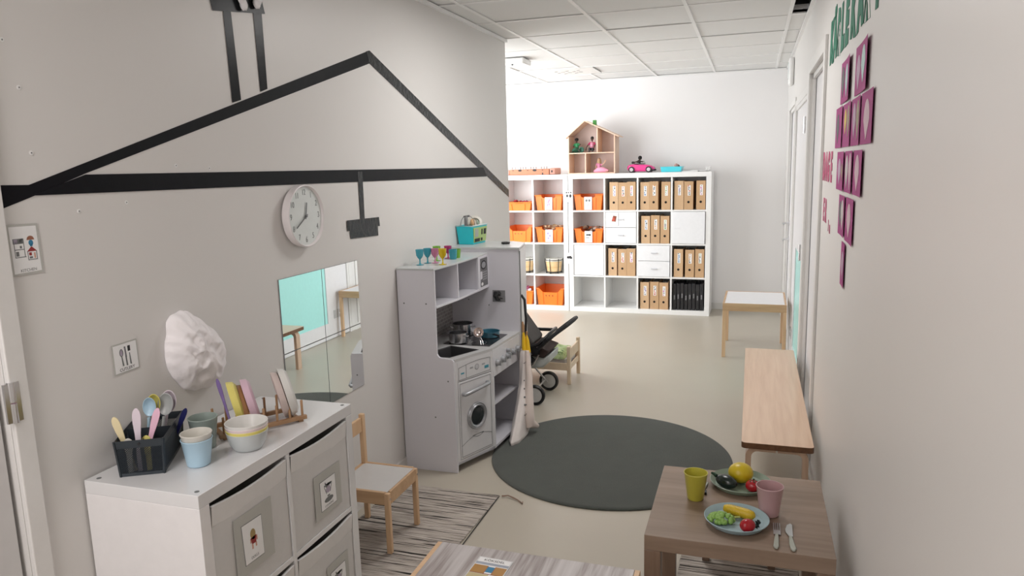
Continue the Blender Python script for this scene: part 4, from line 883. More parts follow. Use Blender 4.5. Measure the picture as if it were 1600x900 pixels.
for x, y, r_ in ((-1.44, 3.735, .045), (-1.54, 3.735, .04), (-1.43, 3.88, .05), (-1.55, 3.89, .045)):
    g = MB(); g.lathe([(r_-.003, .0), (r_-.003, .0006), (r_, .0006), (r_, 0)], (x, y, KH+.0025), 36, cap0=False, cap1=False); g.build('burner_ring', mat('burner', (.12,.12,.125), .3), hb)
# washing machine front between A and B
fd = (B-A).normalized(); fn = V((fd.y, -fd.x, 0)); FLn = (B-A).length
def fp(s, z, d=0): return A+fd*s+fn*d+V((0,0,z))
def fbox(g, s0, s1, z0, z1, d0, d1, m=0): g.prism([fp(s0, z0, d0), fp(s1, z0, d0), fp(s1, z1, d0), fp(s0, z1, d0)], fn*(d1-d0), m)
g = MB(); fbox(g, 0, .018, .04, .60, -.012, 0); fbox(g, FLn-.016, FLn, .04, .60, -.012, 0); fbox(g, .018, FLn-.016, .04, .062, -.012, 0); fbox(g, .018, FLn-.016, .595, .601, -.012, 0); g.build('front_frame', KITF, kt, smooth=0)
g = MB(); fbox(g, .019, FLn-.017, .49, .594, -.012, .001); pn = g.build('control_panel', KITF, kt, bevel=.001)
def fline(g, pts, w=.0022, d=.0016, m=0):
    for p, q in zip(pts[:-1], pts[1:]): g.beam(fp(p[0], p[1], d), fp(q[0], q[1], d), w, .0006, up=fn, m=m)
g = MB(); arc = [(.025+(.245)*k/12, .562+.026*math.sin(math.pi*(.15+.55*k/12))-.012) for k in range(13)]
fline(g, [(.025, .497), (.027, arc[0][1])]+arc[:]+[(arc[-1][0], .500), (.025, .497)]); fline(g, [(.082, .498), (.082, arc[3][1])])
g.prism([fp(.165+.017*math.cos(a*.4), .541+.017*math.sin(a*.4), .0012) for a in range(16)], fn*.0006, 1)
g.prism([fp(.165+.012*math.cos(a*.4), .541+.012*math.sin(a*.4), .0018) for a in range(16)], fn*.0006, 3)
for s in (.112, .205): fbox(g, s, s+.024, .540, .549, .0012, .0018, 1)
fbox(g, .225, .258, .517, .533, .0012, .0018, 2); fbox(g, .042, .066, .525, .533, .0012, .0018, 2)
g.build('panel_print', [GREYINK, mat('print_mid', (.35,.36,.37), .4), mat('print_teal', (.05,.28,.36), .4), mat('print_light', (.5,.5,.52), .4)], pn, smooth=0)
g = MB(); fbox(g, .021, FLn-.019, .065, .486, -.012, .002); wd_ = g.build('washer_door', KITF, kt, bevel=.0015)
g = MB(); fline(g, [(.030, .075), (.030, .475), (FLn-.027, .475), (FLn-.027, .075), (.030, .075)], d=.0026)
fline(g, [(.030+(FLn-.057)*k/12, .135+.035*math.sin(math.pi*k/12*.9)) for k in range(13)], d=.0026)
fline(g, [(.115+.085*k/8, .138-.012*math.sin(math.pi*k/8)+.03) for k in range(9)]+[(.200, .170), (.115, .170)], .002, .003)
g.build('door_print', GREYINK, wd_, smooth=0)
g = MB(); g.tube([fp(.050, .418, .002), fp(.050, .418, .022), fp(.060, .420, .026), fp(.225, .438, .026), fp(.238, .439, .022), fp(.238, .439, .002)], .010, 12); g.build('door_handle', SILV, wd_, label='silver bar handle')
pc = fp(.150, .275, .002); Rf = Matrix((fd, V((0,0,1)), fn)).transposed()
g = MB(); g.lathe([(.074, 0), (.074, .006), (.070, .012), (.064, .010), (.060, .015), (.053, .012), (.050, .004)], pc, 48, R=Rf, cap1=False); g.build('porthole_ring', SILV, wd_)
g = MB(); g.lathe([(.051, .003), (.046, .009), (.03, .013), (.005, .014)], pc, 40, R=Rf); g.build('porthole_glass', GLASSD, wd_)
# stove side between B and D
sd_ = (D-B).normalized(); sn = V((sd_.y, -sd_.x, 0)); SL = (D-B).length
def sp_(s, z, d=0): return B+sd_*s+sn*d+V((0,0,z))
def sbox(g, s0, s1, z0, z1, d0, d1, m=0): g.prism([sp_(s0, z0, d0), sp_(s1, z0, d0), sp_(s1, z1, d0), sp_(s0, z1, d0)], sn*(d1-d0), m)
g = MB(); sbox(g, .0, SL, .450, .6005, -.012, .001); g.build('knob_panel', mat('knob_panel', (.62,.62,.65), .25), kt, bevel=.001)
for k, (s, zz, r_) in enumerate(((.055, .520, .021), (.130, .520, .021), (.205, .522, .021), (.285, .524, .021), (.360, .526, .021))):
    g = MB(); Rk = Matrix((sd_, V((0,0,1)), sn)).transposed()
    g.lathe([(r_*1.05, 0), (r_*1.05, .004), (r_*.85, .006), (r_*.8, .020), (r_*.7, .022)], sp_(s, zz, .001), 24, R=Rk); g.beam(sp_(s, zz-.016, .024), sp_(s, zz+.016, .024), .007, .006, up=sn)
    if k == 2: g.lathe([(r_*.5, 0), (r_*.5, .026)], sp_(s, zz+.033, .001), 20, R=Rk)
    g.build('knob', SILV, kt)
g = MB(); sbox(g, 0, .014, .04, .449, -.20, 0); g.build('inner_side', KITF, kt, smooth=0)
g = MB(); g.prism([(KX, KY0+.012, .040), (A.x, A.y, .040), (B.x, B.y, .040), (D.x-.001, KY1-.001, .040), (KX, KY1-.001, .040)], (0,0,.014)); g.build('base_board', KITW, kt, smooth=0)
g = MB(); g.prism([(-1.72, 3.66, .27), (-1.345, 3.66, .27), (-1.318, KY1-.001, .27), (-1.72, KY1-.001, .27)], (0,0,.010)); g.build('inner_shelf', KITW, kt, smooth=0)
g = MB(); g.box((KX, KY0+.012, .054), (KX+.005, KY1-.001, .59)); g.build('back_panel', KITIN, kt, smooth=0)
for x, y in ((-1.372, 3.70), (-1.33, 4.02), (-1.70, 4.36), (-1.46, 4.36), (-1.70, 3.68)):
    g = MB(); g.lathe([(.010, 0), (.013, .004), (.018, .040)], (x, y, .0005), 20); g.build('foot', WHITEP, kt)
# ---- pots
def pot(c, r, h, m, label, handles=True, long_handle=None, cat='toy pot', lid=False):
    t = thing('toy_pot', label, cat, c)
    g = MB(); g.lathe([(r*.9, 0), (r, .004), (r, h-.002), (r+.0035, h), (r+.002, h+.001), (r-.0025, h-.001), (r-.0025, .006), (r*.2, .005)], c, 40); g.build('pot_body', m, t)
    if handles:
        for a in handles:
            u = V((math.cos(a), math.sin(a), 0)); w = V((-u.y, u.x, 0)); o = V(c)+V((0,0,h*.72))
            g = MB(); g.tube([o+u*r*.98-w*.013, o+u*(r+.014)-w*.013, o+u*(r+.018), o+u*(r+.014)+w*.013, o+u*r*.98+w*.013], .0025, 8); g.build('pot_handle', STEEL, t)
    if long_handle is not None:
        u = V((math.cos(long_handle), math.sin(long_handle), 0)); o = V(c)+V((0,0,h*.7)); g = MB(); g.tube([o+u*r*.98, o+u*(r+.03)+V((0,0,.006)), o+u*(r+.09)+V((0,0,.012))], [.004, .006, .007], 10); g.build('pot_handle', BLACK, t)
    return t
HZ = KH+.0032
pot((-1.555, 3.715, HZ), .052, .058, STEEL, 'small steel toy pot at the front left of the hob', handles=(-.3, 2.8))
pot((-1.600, 3.900, HZ), .060, .070, STEEL, 'larger steel toy pot at the back of the hob', handles=(.1, -2.5))
pot((-1.425, 3.885, HZ), .055, .034, mat('pan_blue', (.05, .16, .22), .25), 'blue toy frying pan with black inside at the right of the hob', handles=None, long_handle=-.9)
g = MB(); g.lathe([(.001, 0), (.052, .0)], (-1.425, 3.885, HZ+.028), 32, cap0=False, cap1=False)
g = MB(); Rl = Matrix.Rotation(math.radians(65), 3, 'X'); g.lathe([(.004, 0), (.018, .004), (.026, .014), (.028, .024), (.026, .024), (.023, .014), (.015, .006), (.003, .003)], (-1.425, 3.700, HZ+.062), 28, R=Matrix.Rotation(.35, 3, 'Z')@Rl); 
lad = g.build('ladle_bowl', mat('ladle_steel', (.62,.55,.52), .2, .9))
lt = thing('toy_ladle', 'small round steel toy ladle leaning on the hob', 'toy utensil', (-1.41, 3.69, HZ)); lad.parent = lt; lad.data.transform(Matrix.Translation(-WORLD[lt.name]))
g = MB(); g.tube([(-1.425, 3.695, HZ+.042), (-1.405, 3.675, HZ+.022), (-1.398, 3.662, HZ+.005)], .002, 6); g.tube([(-1.415, 3.698, HZ+.042), (-1.395, 3.680, HZ+.02), (-1.388, 3.668, HZ+.005)], .002, 6); g.build('ladle_handle', STEEL, lt)
# black dish brush/soap against side panel
bt = thing('dish_brush', 'black ribbed toy dish brush standing beside the sink', 'toy utensil', (-1.60, 3.385, KH))
g = MB(); g.tube([(-1.575, 3.382, KH+.06), (-1.580, 3.382, KH+.13), (-1.572, 3.384, KH+.145), (-1.556, 3.388, KH+.14)], [.006, .007, .009, .009], 10); g.build('handle', BLACK, bt)
g = MB(); g.lathe([(.010, 0)]+[(.010+(.003 if k % 2 else 0), .003+.004*k) for k in range(14)]+[(.008, .062)], (-1.565, 3.385, KH+.0005), 14); g.build('brush_head', BLACK, bt, smooth=0)
# ---- goblets on the upper shelf
def goblet(c, m, h, label):
    g = MB(); g.lathe([(.020, 0), (.021, .002), (.006, .005), (.0035, h*.15), (.004, h*.36), (.012, h*.46), (.019, h*.62), (.022, h), (.0205, h), (.0175, h*.63), (.010, h*.49), (.002, h*.46)], c, 20)
    return g.build('toy_goblet', m, label=label, cat='toy goblet', group='coloured toy goblets on the play kitchen')
def pl(n, c): return mat('clear_'+n, c, .12, trans=.55)
UT = 1.0885
goblet((-1.660, 3.485, UT), pl('cyan', (.10,.55,.66)), .082, 'cyan toy goblet nearest the camera on the play kitchen')
goblet((-1.650, 3.560, UT), pl('cyan', 0), .080, 'cyan toy goblet behind the first cyan goblet')
goblet((-1.610, 3.570, UT), pl('pink', (.80,.35,.55)), .078, 'pink toy goblet between the cyan and yellow goblets')
goblet((-1.640, 3.660, UT), pl('green', (.35,.70,.10)), .080, 'lime green toy goblet left of the yellow goblet')
goblet((-1.540, 3.510, UT), pl('yellow', (.90,.72,.02)), .085, 'yellow toy goblet at the front of the row')
goblet((-1.620, 3.770, UT), pl('magenta', (.65,.08,.30)), .070, 'magenta toy goblet behind the yellow goblet')
g = MB(); g.lathe([(.019, 0), (.024, .055), (.022, .055), (.017, .003)], (-1.575, 3.735, UT), 20); g.build('toy_beaker', pl('cyan', 0), label='cyan toy beaker right of the yellow goblet', cat='toy beaker')
g = MB(); g.lathe([(.017, 0), (.022, .050), (.020, .050), (.015, .003)], (-1.575, 3.795, UT), 20); g.build('toy_beaker', pl('green', 0), label='green toy beaker at the right end of the goblets', cat='toy beaker')
# ---- cyan tote on the fridge
FTZ = FT+.0126
tt = thing('toy_basket', 'cyan plastic basket with green printed side on top of the toy fridge', 'toy basket', (-1.665, 4.265, FTZ))
Rt = Matrix.Rotation(math.radians(-8), 4, 'Z'); M4 = Matrix.Translation((-1.664, 4.265, FTZ)) @ Rt
CYAN = mat('cyan_plastic', (.02, .58, .66), .3)
g = MB(M4); s0, s1, dpt, h_ = .050, .058, .095, .115
def tb_(w, d, z): return [(-w, -d, z), (w, -d, z), (w, d, z), (-w, d, z)]
lo, hi = tb_(s0, .080, 0), tb_(s1, .095, h_); ih, il = tb_(s1-.003, .092, h_), tb_(s0-.003, .077, .004)
g.add(lo+hi+ih+il, [(3,2,1,0)]+[(i, (i+1) % 4, 4+(i+1) % 4, 4+i) for i in range(4)]+[(4+i, 4+(i+1) % 4, 8+(i+1) % 4, 8+i) for i in range(4)]+[(8+i, 8+(i+1) % 4, 12+(i+1) % 4, 12+i) for i in range(4)]+[(12,13,14,15)]); g.build('basket_body', CYAN, tt, bevel=.002)
g = MB(M4); rr_ = .004
g.tube([(x*1.02, y*1.02, h_) for x, y in ((-s1, -.095), (s1, -.095), (s1, .095), (-s1, .095))], rr_, 8, closed=True); g.build('basket_rim', mat('rim_pale', (.55,.68,.68), .3), tt)
g = MB(M4); g.prism([(.0535, -.076, .012), (.0535, .078, .012), (.0600, .088, h_-.012), (.0600, -.088, h_-.012)], (.0012, 0, 0), 0)
def tq(y0, z0, y1, z1, m): 
    xx = lambda z: .0550+.0065*z/h_; g.prism([(xx(z0), y0, z0), (xx(z0), y1, z0), (xx(z1), y1, z1), (xx(z1), y0, z1)], (.0015, 0, 0), m)
tq(-.068, .045, -.025, .095, 1); tq(-.068, .015, -.005, .035, 2); tq(.015, .055, .03, .09, 2); tq(.045, .055, .075, .09, 2); tq(.01, .018, .03, .035, 2)
g.build('printed_side', [mat('tote_green', (.36,.50,.17), .4), mat('tote_grey', (.33,.36,.33), .4), INK], tt, smooth=0)
g = MB(M4); g.tube([(-.050*math.cos(a), -.05, h_+.062*math.sin(a)) for a in [math.pi*k/14 for k in range(15)]], .0018, 6); g.build('wire_handle', GREYINK, tt)
g = MB(M4); g.tube([(0, -.072+.0, h_-.01), (.0, -.07, h_+.045), (.003, -.06, h_+.058)], [.010, .011, .006], 10); g.tube([(-.02, -.06, h_+.055), (.02, -.06, h_+.06)], .006, 8); g.build('scanner_toy', mat('toy_darkgrey', (.15,.15,.15), .4), None, label='grey toy scanner sticking out of the cyan basket', cat='toy')
g = MB(M4); g.lathe([(.046, -.006), (.048, 0), (.046, .006), (.030, .008), (.028, .0), (.030, -.008)], (.012, .02, h_+.012), 32, R=Matrix.Rotation(math.radians(62), 3, 'X')@Matrix.Rotation(.5, 3, 'Y')); g.build('toy_dish', mat('toy_dish', (.60, .58, .52), .4), None, label='pale round toy dish standing in the cyan basket', cat='toy')
g = MB(M4); g.ell((.018, -.02, h_+.012), (.014, .02, .030), 16, 10); g.build('toy_bread', mat('toy_tan', (.62, .38, .20), .6), None, label='tan toy food piece in the cyan basket', cat='toy')
g = MB(M4); g.lathe([(.030, -.004), (.031, .0), (.030, .004), (.018, .005)], (.030, .055, h_+.006), 28, R=Matrix.Rotation(math.radians(70), 3, 'Y')); g.build('toy_disc', mat('toy_lightgreen', (.45, .58, .48), .4), None, label='pale green toy disc at the back of the cyan basket', cat='toy')
g = MB(); g.lathe([(.024, 0), (.027, .003), (.027, .009), (.024, .012), (.015, .012), (.013, .009), (.004, .009)], (-1.435, 4.243, FTZ), 32); g.build('black_lid', mat('lid_black', (.01, .01, .011), .4), label='small round black lid on top of the toy fridge', cat='lid')

# ---- cloth apron hanging on the fridge corner
ap = thing('play_apron', 'white cloth bag with printed dots and smile hanging from the toy fridge', 'cloth bag', (-1.262, 3.98, 0))
def cloth(levels, n=64, fold=0.006, nf=9, seed=0, wr=.003):
    vs = []; K = len(levels)
    for k, (cx_, cy_, z, hw, hd) in enumerate(levels):
        for j in range(n):
            a = 2*math.pi*j/n; amp = fold*(0.25+k/K)
            rr_ = 1+amp/max(hd, .012)*math.sin(nf*a+seed+.8*math.sin(z*9))*.5
            q = V((cx_+hw*math.cos(a)*rr_, cy_+hd*math.sin(a)*rr_, z)); q += V((0, 0, 1))*0
            nz = noise.noise(V((q.x*30, q.y*30, z*14+seed)))*wr; q.x += nz; q.y += nz; vs.append(q)
    fs = [(k*n+j, k*n+(j+1) % n, (k+1)*n+(j+1) % n, (k+1)*n+j) for k in range(K-1) for j in range(n)]+[tuple(range(n)), tuple((K-1)*n+j for j in range(n))[::-1]]
    return MB().add(vs, fs)
CLOTH = mat('cloth_white', (.74, .69, .66), .85, bump=(90, .2, .003))
lv = [(-1.262, 4.03, .515, .030, .030), (-1.262, 4.03, .50, .032, .036), (-1.262, 4.03, .45, .033, .042), (-1.262, 4.03, .38, .034, .052), (-1.262, 4.03, .32, .034, .064), (-1.262, 4.005, .25, .036, .080), (-1.264, 3.98, .18, .038, .098), (-1.266, 3.95, .11, .038, .120), (-1.268, 3.925, .06, .038, .145), (-1.268, 3.91, .030, .040, .155), (-1.268, 3.91, .016, .036, .150)]
def dens(l, k=4):
    o = []
    for a, b in zip(l[:-1], l[1:]):
        for i in range(k): o.append(tuple(a[q]+(b[q]-a[q])*i/k for q in range(5)))
    return o+[l[-1]]
cl_b = cloth(dens(lv), fold=.010, nf=7); cl_b.build('cloth_body', CLOTH, ap, smooth=180)
fl_b = MB(); fl_b.tube([(-1.238, 4.00, .515), (-1.226, 3.99, .36), (-1.224, 3.965, .24), (-1.222, 3.945, .15), (-1.216, 3.95, .085), (-1.188, 4.01, .050)], [.012, .020, .028, .034, .034, .014], 18); fl_b.build('cloth_flap', mat('cloth_peach', (.76, .66, .60), .85, bump=(90, .2, .003)), ap, label='paler front flap')
from mathutils.bvhtree import BVHTree
tree = BVHTree.FromPolygons([tuple(p) for p in cl_b.v+fl_b.v], cl_b.f+[[i+len(cl_b.v) for i in q] for q in fl_b.f])
def hitp(y, z):   # a point on the cloth's surface, looking from the room towards the kitchen
    o_ = V((-1.0, y-.75, z+.2)); h_ = tree.ray_cast(o_, (V((-1.258, y, z))-o_).normalized()); return h_[0]
for (y, z, r_) in ((3.99, .335, .004), (3.99, .285, .0045), (3.99, .235, .006), (3.985, .190, .006), (4.01, .185, .004)):
    q = hitp(y, z)
    if q: g = MB(); g.ell(q, (r_, r_, r_), 12, 8); g.build('printed_dot', GREYINK, ap)
g = MB()
for (a, b, dz) in (((3.97, .135), (4.01, .132), .008), ((3.985, .440), (4.03, .440), .003)):
    pts = [hitp(a[0]+(b[0]-a[0])*k/8, a[1]+(b[1]-a[1])*k/8-dz*math.sin(math.pi*k/8)) for k in range(9)]; pts = [p for p in pts if p]
    if len(pts) > 2: g.tube(pts, .0017, 6)
g.build('printed_smile', INK, ap)
yl = thing('wooden_spoons', 'yellow toy handles sticking out of the white hanging cloth bag', 'toy utensil', (-1.255, 4.02, .5))
YM = mat('strong_yellow', (.80, .50, .01), .5)
g = MB(); g.tube([(-1.258, 4.02, .50), (-1.262, 4.02, .58), (-1.266, 4.02, .635)], [.018, .012, .004], 10); g.tube([(-1.236, 4.02, .50), (-1.240, 4.02, .57), (-1.246, 4.02, .61)], [.014, .010, .004], 10); g.build('yellow_ribbon', YM, yl)
g = MB(); g.tube([(-1.266, 4.02, .62), (-1.266, 4.02, .66), (-1.268, 4.02, .685)], [.007, .009, .004], 10); g.tube([(-1.246, 4.02, .60), (-1.243, 4.02, .625)], [.005, .006], 8); g.build('wooden_tip', mat('tip_wood', (.42,.24,.12), .6), yl)

# ------------------------------------------------------------ doll stroller
sr = thing('doll_stroller', 'black and grey doll stroller with silver frame behind the play kitchen', 'doll stroller', (-1.45, 4.68, 0))
def wheel(c, r, par):
    Rw = Matrix.Rotation(math.pi/2, 3, 'X'); c = V(c)
    g = MB(); g.lathe([(r-.020, -.010), (r-.008, -.014), (r, -.007), (r, .007), (r-.008, .014), (r-.020, .010)], c, 48, R=Rw, cap0=False, cap1=False); w = g.build('wheel', BLACK, par)
    g = MB(); g.lathe([(r-.019, -.010), (r-.023, -.012), (r-.025, -.004), (.016, -.004), (.014, -.014), (.003, -.015)], c, 40, R=Rw, cap1=True); g.lathe([(r-.013, .009), (r-.017, .010), (r-.019, .002), (.016, .002), (.003, .009)], c, 40, R=Rw)
    for k in range(6): a = k*math.pi/3; g.beam(c+V((.014*math.cos(a), -.006, .014*math.sin(a)))*1, c+V(((r-.017)*math.cos(a), -.006, (r-.017)*math.sin(a))), .010, .007, up=(0,1,0))
    g.build('hub', mat('hub_silver', (.62,.62,.60), .4), w)
for x in (-1.352, -1.64):
    wheel((x, 4.525, .070), .070, sr); wheel((x+.005 if x > -1.5 else x, 4.865, .070), .070, sr)
TUBE = mat('frame_silver', (.52,.50,.48), .3, .6)
g = MB()
for y in (4.555, 4.835):
    g.tube([(-1.352, y, .07), (-1.44, y, .17), (-1.50, y, .25), (-1.40, y+.0, .33), (-1.345, y, .37)], .007, 10)
    g.tube([(-1.64, y, .07), (-1.50, y, .25)], .007, 10)
    g.tube([(-1.46, y, .21), (-1.37, y, .27), (-1.33, y, .34)], .006, 10)
    g.tube([(-1.352, y-.03 if y < 4.7 else y+.03, .07), (-1.352, y, .07)], .005, 8)
for x, z in ((-1.46, .21), (-1.36, .09), (-1.63, .09)): g.tube([(x, 4.555, z), (x, 4.835, z)], .006, 8)
g.build('frame', TUBE, sr)
g = MB()
for y in (4.545, 4.845): g.obox((-1.355, y, .375), (.05, .025, .05), Matrix.Rotation(math.radians(-35), 3, 'Y')); g.cyl((-1.345, y-.014, .37), (-1.345, y+.014, .37), .026); g.tube([(-1.345, y, .37), (-1.285, y, .425), (-1.262, y, .45)], [.014, .013, .015], 10)
for y in (4.545, 4.845): g.obox((-1.39, y, .30), (.045, .02, .06), Matrix.Rotation(math.radians(40), 3, 'Y'))
g.tube([(-1.345, 4.545, .36), (-1.345, 4.845, .36)], .007, 8); g.build('joint', BLACK, sr)
g = MB(); g.tube([(-1.262, 4.545, .45), (-1.20, 4.55, .50), (-1.14, 4.57, .545), (-1.122, 4.62, .558), (-1.118, 4.70, .560), (-1.122, 4.78, .558), (-1.14, 4.83, .545), (-1.20, 4.84, .50), (-1.262, 4.845, .45)], [.013]*9, 12); g.build('push_handle', mat('handle_foam', (.02,.02,.022), .7), sr)
g = MB(); g.tube([(-1.50, 4.54, .375), (-1.40, 4.54, .385), (-1.33, 4.55, .415), (-1.285, 4.57, .455), (-1.265, 4.61, .478), (-1.262, 4.69, .480), (-1.268, 4.78, .478), (-1.30, 4.83, .455), (-1.38, 4.845, .45), (-1.50, 4.845, .45)], .012, 12); g.build('bumper_bar', BLACK, sr)
FAB = mat('stroller_fabric', (.075, .068, .065), .8, bump=(200, .3, .002)); FAB2 = mat('stroller_brown', (.045, .028, .024), .8)
g = MB(); g.prism([(-1.535, 4.57, .62), (-1.50, 4.57, .60), (-1.37, 4.57, .42), (-1.40, 4.57, .36), (-1.50, 4.57, .36), (-1.56, 4.57, .48)], (0, .25, 0)); g.build('seat_back', FAB, sr, bevel=.012, seg=3)
g = MB(); g.prism([(-1.50, 4.565, .38), (-1.37, 4.565, .40), (-1.255, 4.565, .365), (-1.30, 4.565, .315), (-1.42, 4.565, .33), (-1.50, 4.565, .35)], (0, .26, 0)); g.build('seat', FAB2, sr, bevel=.010, seg=3)
g = MB(); g.prism([(-1.44, 4.575, .335), (-1.30, 4.575, .32), (-1.255, 4.575, .345), (-1.262, 4.575, .29), (-1.31, 4.575, .245), (-1.40, 4.575, .235), (-1.46, 4.575, .27)], (0, .24, 0)); g.build('basket_cloth', mat('basket_cloth', (.50,.53,.51), .8, bump=(60, .3, .004)), sr, bevel=.014, seg=3, label='pale grey basket under the seat')
g = MB(); g.tube([(-1.52, 4.56, .62), (-1.48, 4.56, .635), (-1.462, 4.57, .60), (-1.458, 4.58, .53), (-1.465, 4.57, .47)], .010, 10); g.tube([(-1.475, 4.60, .63), (-1.472, 4.60, .50)], .016, 12); g.build('hood_frame', mat('hood_grey', (.25,.25,.25), .4), sr)

# ------------------------------------------------------------ doll bed
db = thing('doll_bed', 'small light pine doll bed against the left wall behind the stroller', 'doll bed', (-1.47, 5.18, 0))
for x in (-1.240, -1.705):
    for y in (5.035, 5.335):
        g = MB(); g.box((x-.013, y-.013, 0), (x+.013, y+.013, .285)); g.build('leg', BEDW, db, bevel=.003)
    g = MB(); g.box((x-.006, 5.048, .185), (x+.006, 5.322, .262)); g.build('end_board', BEDW, db, bevel=.002)
    g = MB(); g.box((x-.006, 5.048, .105), (x+.006, 5.322, .145)); g.build('end_rail', BEDW, db, bevel=.002)
for y in (5.030, 5.340):
    g = MB(); g.box((-1.692, y-.007, .105), (-1.253, y+.007, .160)); g.build('side_rail', BEDW, db, bevel=.002)
g = MB(); g.box((-1.692, 5.04, .110), (-1.253, 5.33, .118)); g.build('slats', BEDW, db, smooth=0)
g = MB(); g.box((-1.690, 5.045, .119), (-1.258, 5.325, .185)); g.build('doll_mattress', mat('mattress_white', (.66, .62, .60), .85), bevel=.012, seg=3, label='thin white mattress in the doll bed', cat='mattress')
g = MB(); nx, ny = 34, 26; vs = []
for top in (1, 0):
    for j in range(ny+1):
        for i in range(nx+1):
            u, v = i/nx, j/ny; x = -1.52+.245*u; y = 5.030+.30*v; e = min(u, 1-u, v, 1-v)*10; hgt = .045*min(1, e)**.5
            zz = .188+(hgt+.010*noise.noise(V((x*16, y*18, 2)))+.018*math.sin(u*9+2*math.sin(v*5))*min(1, e)*.5 if top else 0); vs.append((x, y, zz))
o = (nx+1)*(ny+1); fs = []
for j in range(ny):
    for i in range(nx): a = j*(nx+1)+i; q = (a, a+1, a+nx+2, a+nx+1); fs.append(q); fs.append(tuple(k+o for k in q)[::-1])
bd = [i for i in range(nx+1)]+[j*(nx+1)+nx for j in range(1, ny+1)]+[ny*(nx+1)+i for i in range(nx-1, -1, -1)]+[j*(nx+1) for j in range(ny-1, 0, -1)]
for a, b in zip(bd, bd[1:]+bd[:1]): fs.append((b, a, a+o, b+o))
g.add(vs, fs); g.build('doll_blanket', stripes('blanket_print', (22, 30, 30), [(.35, (.10,.16,.06)), (.42, (.34,.44,.20)), (.6, (.46,.54,.30)), (.75, (.56,.62,.42))], bump=.3), smooth=180, label='light green patterned doll blanket in the doll bed', cat='blanket')
# ------------------------------------------------------------ tall cube shelves at the back wall
SX, SY, SA = -1.8818, 7.7093, -0.0148
Sm = Matrix.Translation((SX, SY, 0)) @ Matrix.Rotation(SA, 4, 'Z')
def S(u, v, z): return Sm @ V((u, v, z))
CEL, DIV, FR, SH, SDp = .335, .0165, .05, 1.49, .39
def shelf(u0, cols, label, skip):
    W = 2*FR+cols*CEL+(cols-1)*DIV
    t = thing('cube_shelf', label, 'shelf', tuple(S(u0+W/2, SDp/2, 0)), SA, 'tall white cube shelves')
    def L(a, b, nm, bev=.001): g = MB(); g.box((a[0]-W/2, a[1]-SDp/2, a[2]), (b[0]-W/2, b[1]-SDp/2, b[2])); return g.build(nm, SHELFW, t, False, bevel=bev, smooth=0)
    L((0, 0, SH-FR), (W, SDp, SH), 'top_panel'); L((0, 0, 0), (W, SDp, FR), 'base_panel'); L((0, 0, FR), (FR, SDp, SH-FR), 'side_panel'); L((W-FR, 0, FR), (W, SDp, SH-FR), 'side_panel')
    for k in range(1, cols): x = FR+k*(CEL+DIV); L((x-DIV, .002, FR), (x, SDp, SH-FR), 'divider', 0)
    for r_ in range(1, 4): z = FR+r_*(CEL+DIV); L((FR, .001, z-DIV), (W-FR, SDp, z), 'shelf_board', 0)
    L((FR, SDp-.006, FR), (W-FR, SDp-.001, SH-FR), 'back_panel', 0)
    return t, W
shR, WR = shelf(0, 4, 'white cube shelf four cells wide holding cardboard files, below the dollhouse', None)
shL, WL = shelf(-.794, 2, 'white cube shelf two cells wide holding orange bins and drums, at the left', None)
def cell(unit, c, r_): return (0 if unit == 'R' else -.794)+FR+c*(CEL+DIV), FR+r_*(CEL+DIV)
def sobj(g, name, m, parent=None, **k):
    """g in shelf coordinates -> world"""
    g.v = [Sm @ p for p in g.v]; return g.build(name, m, parent, **k)
# inserts
def insert(c, r_, kind, cardp=False):
    u, z = cell('R', c, r_); INS = mat('insert_white', (.80,.81,.83), .3)
    if kind == 'door':
        g = MB(); g.box((u+.003, .002, z+.003), (u+CEL-.003, .018, z+CEL-.003)); d = sobj(g, 'cabinet_door', INS, shR, bevel=.001, smooth=0)
        g = MB(); g.box((u+.03, -.001, z+.158), (u+.085, .003, z+.163)); sobj(g, 'handle', mat('handle_white', (.72,.72,.74), .3), d, smooth=0)
    else:
        for k in (0, 1):
            za = z+.003+k*.1665; g = MB(); g.box((u+.003, .002, za), (u+CEL-.003, .018, za+.1625)); d = sobj(g, 'drawer', INS, shR, bevel=.001, smooth=0)
            g = MB(); g.box((u+.14, -.010, za+.082), (u+.20, .003, za+.087)); g.box((u+.14, -.012, za+.078), (u+.20, -.009, za+.088)); sobj(g, 'handle', mat('handle_grey', (.55,.55,.58), .3), d, smooth=0)
        if cardp:
            za = z+.003+.1665; q = lambda a, b: tuple(S(u+a, -.0005, za+b))
            _, P, nn = card(('x', '', '', d), [q(.055, .155), q(.145, .155), q(.145, .018), q(.055, .018)],
              [(tm, [[(.38,.78), (.80,.74), (.68,.30), (.18,.34)]]), (mat('print_scarlet', (.62,.10,.06), .5), [[(.40,.76), (.74,.73), (.62,.36), (.24,.38)]])], GREYF, border=.002)
insert(1, 2, 'drawers', True); insert(2, 1, 'drawers'); insert(3, 2, 'door'); insert(0, 1, 'door')
# cards on the stiles
for zc_, lb, arts in ((1.255, 'upper', [(INK, [rect(.15,.78,.30,.90), rect(.40,.80,.55,.90), rect(.66,.80,.85,.90), rect(.20,.45,.42,.66), rect(.55,.50,.85,.60), rect(.62,.40,.80,.70)])]), (.585, 'lower', [(INK, [circ(.35,.58,.2,.12), rect(.5,.45,.85,.62), circ(.6,.65,.15,.08)])])):
    q = lambda a, b: tuple(S(-.002+a, -.0012, zc_+b))
    r, P, nn = card(('picture_card', f'{lb} small white picture card on the post between the two cube shelves', 'picture card', None), [q(-.036, .060), q(.052, .060), q(.052, -.060), q(-.036, -.060)], arts, PAPER, border=.002)
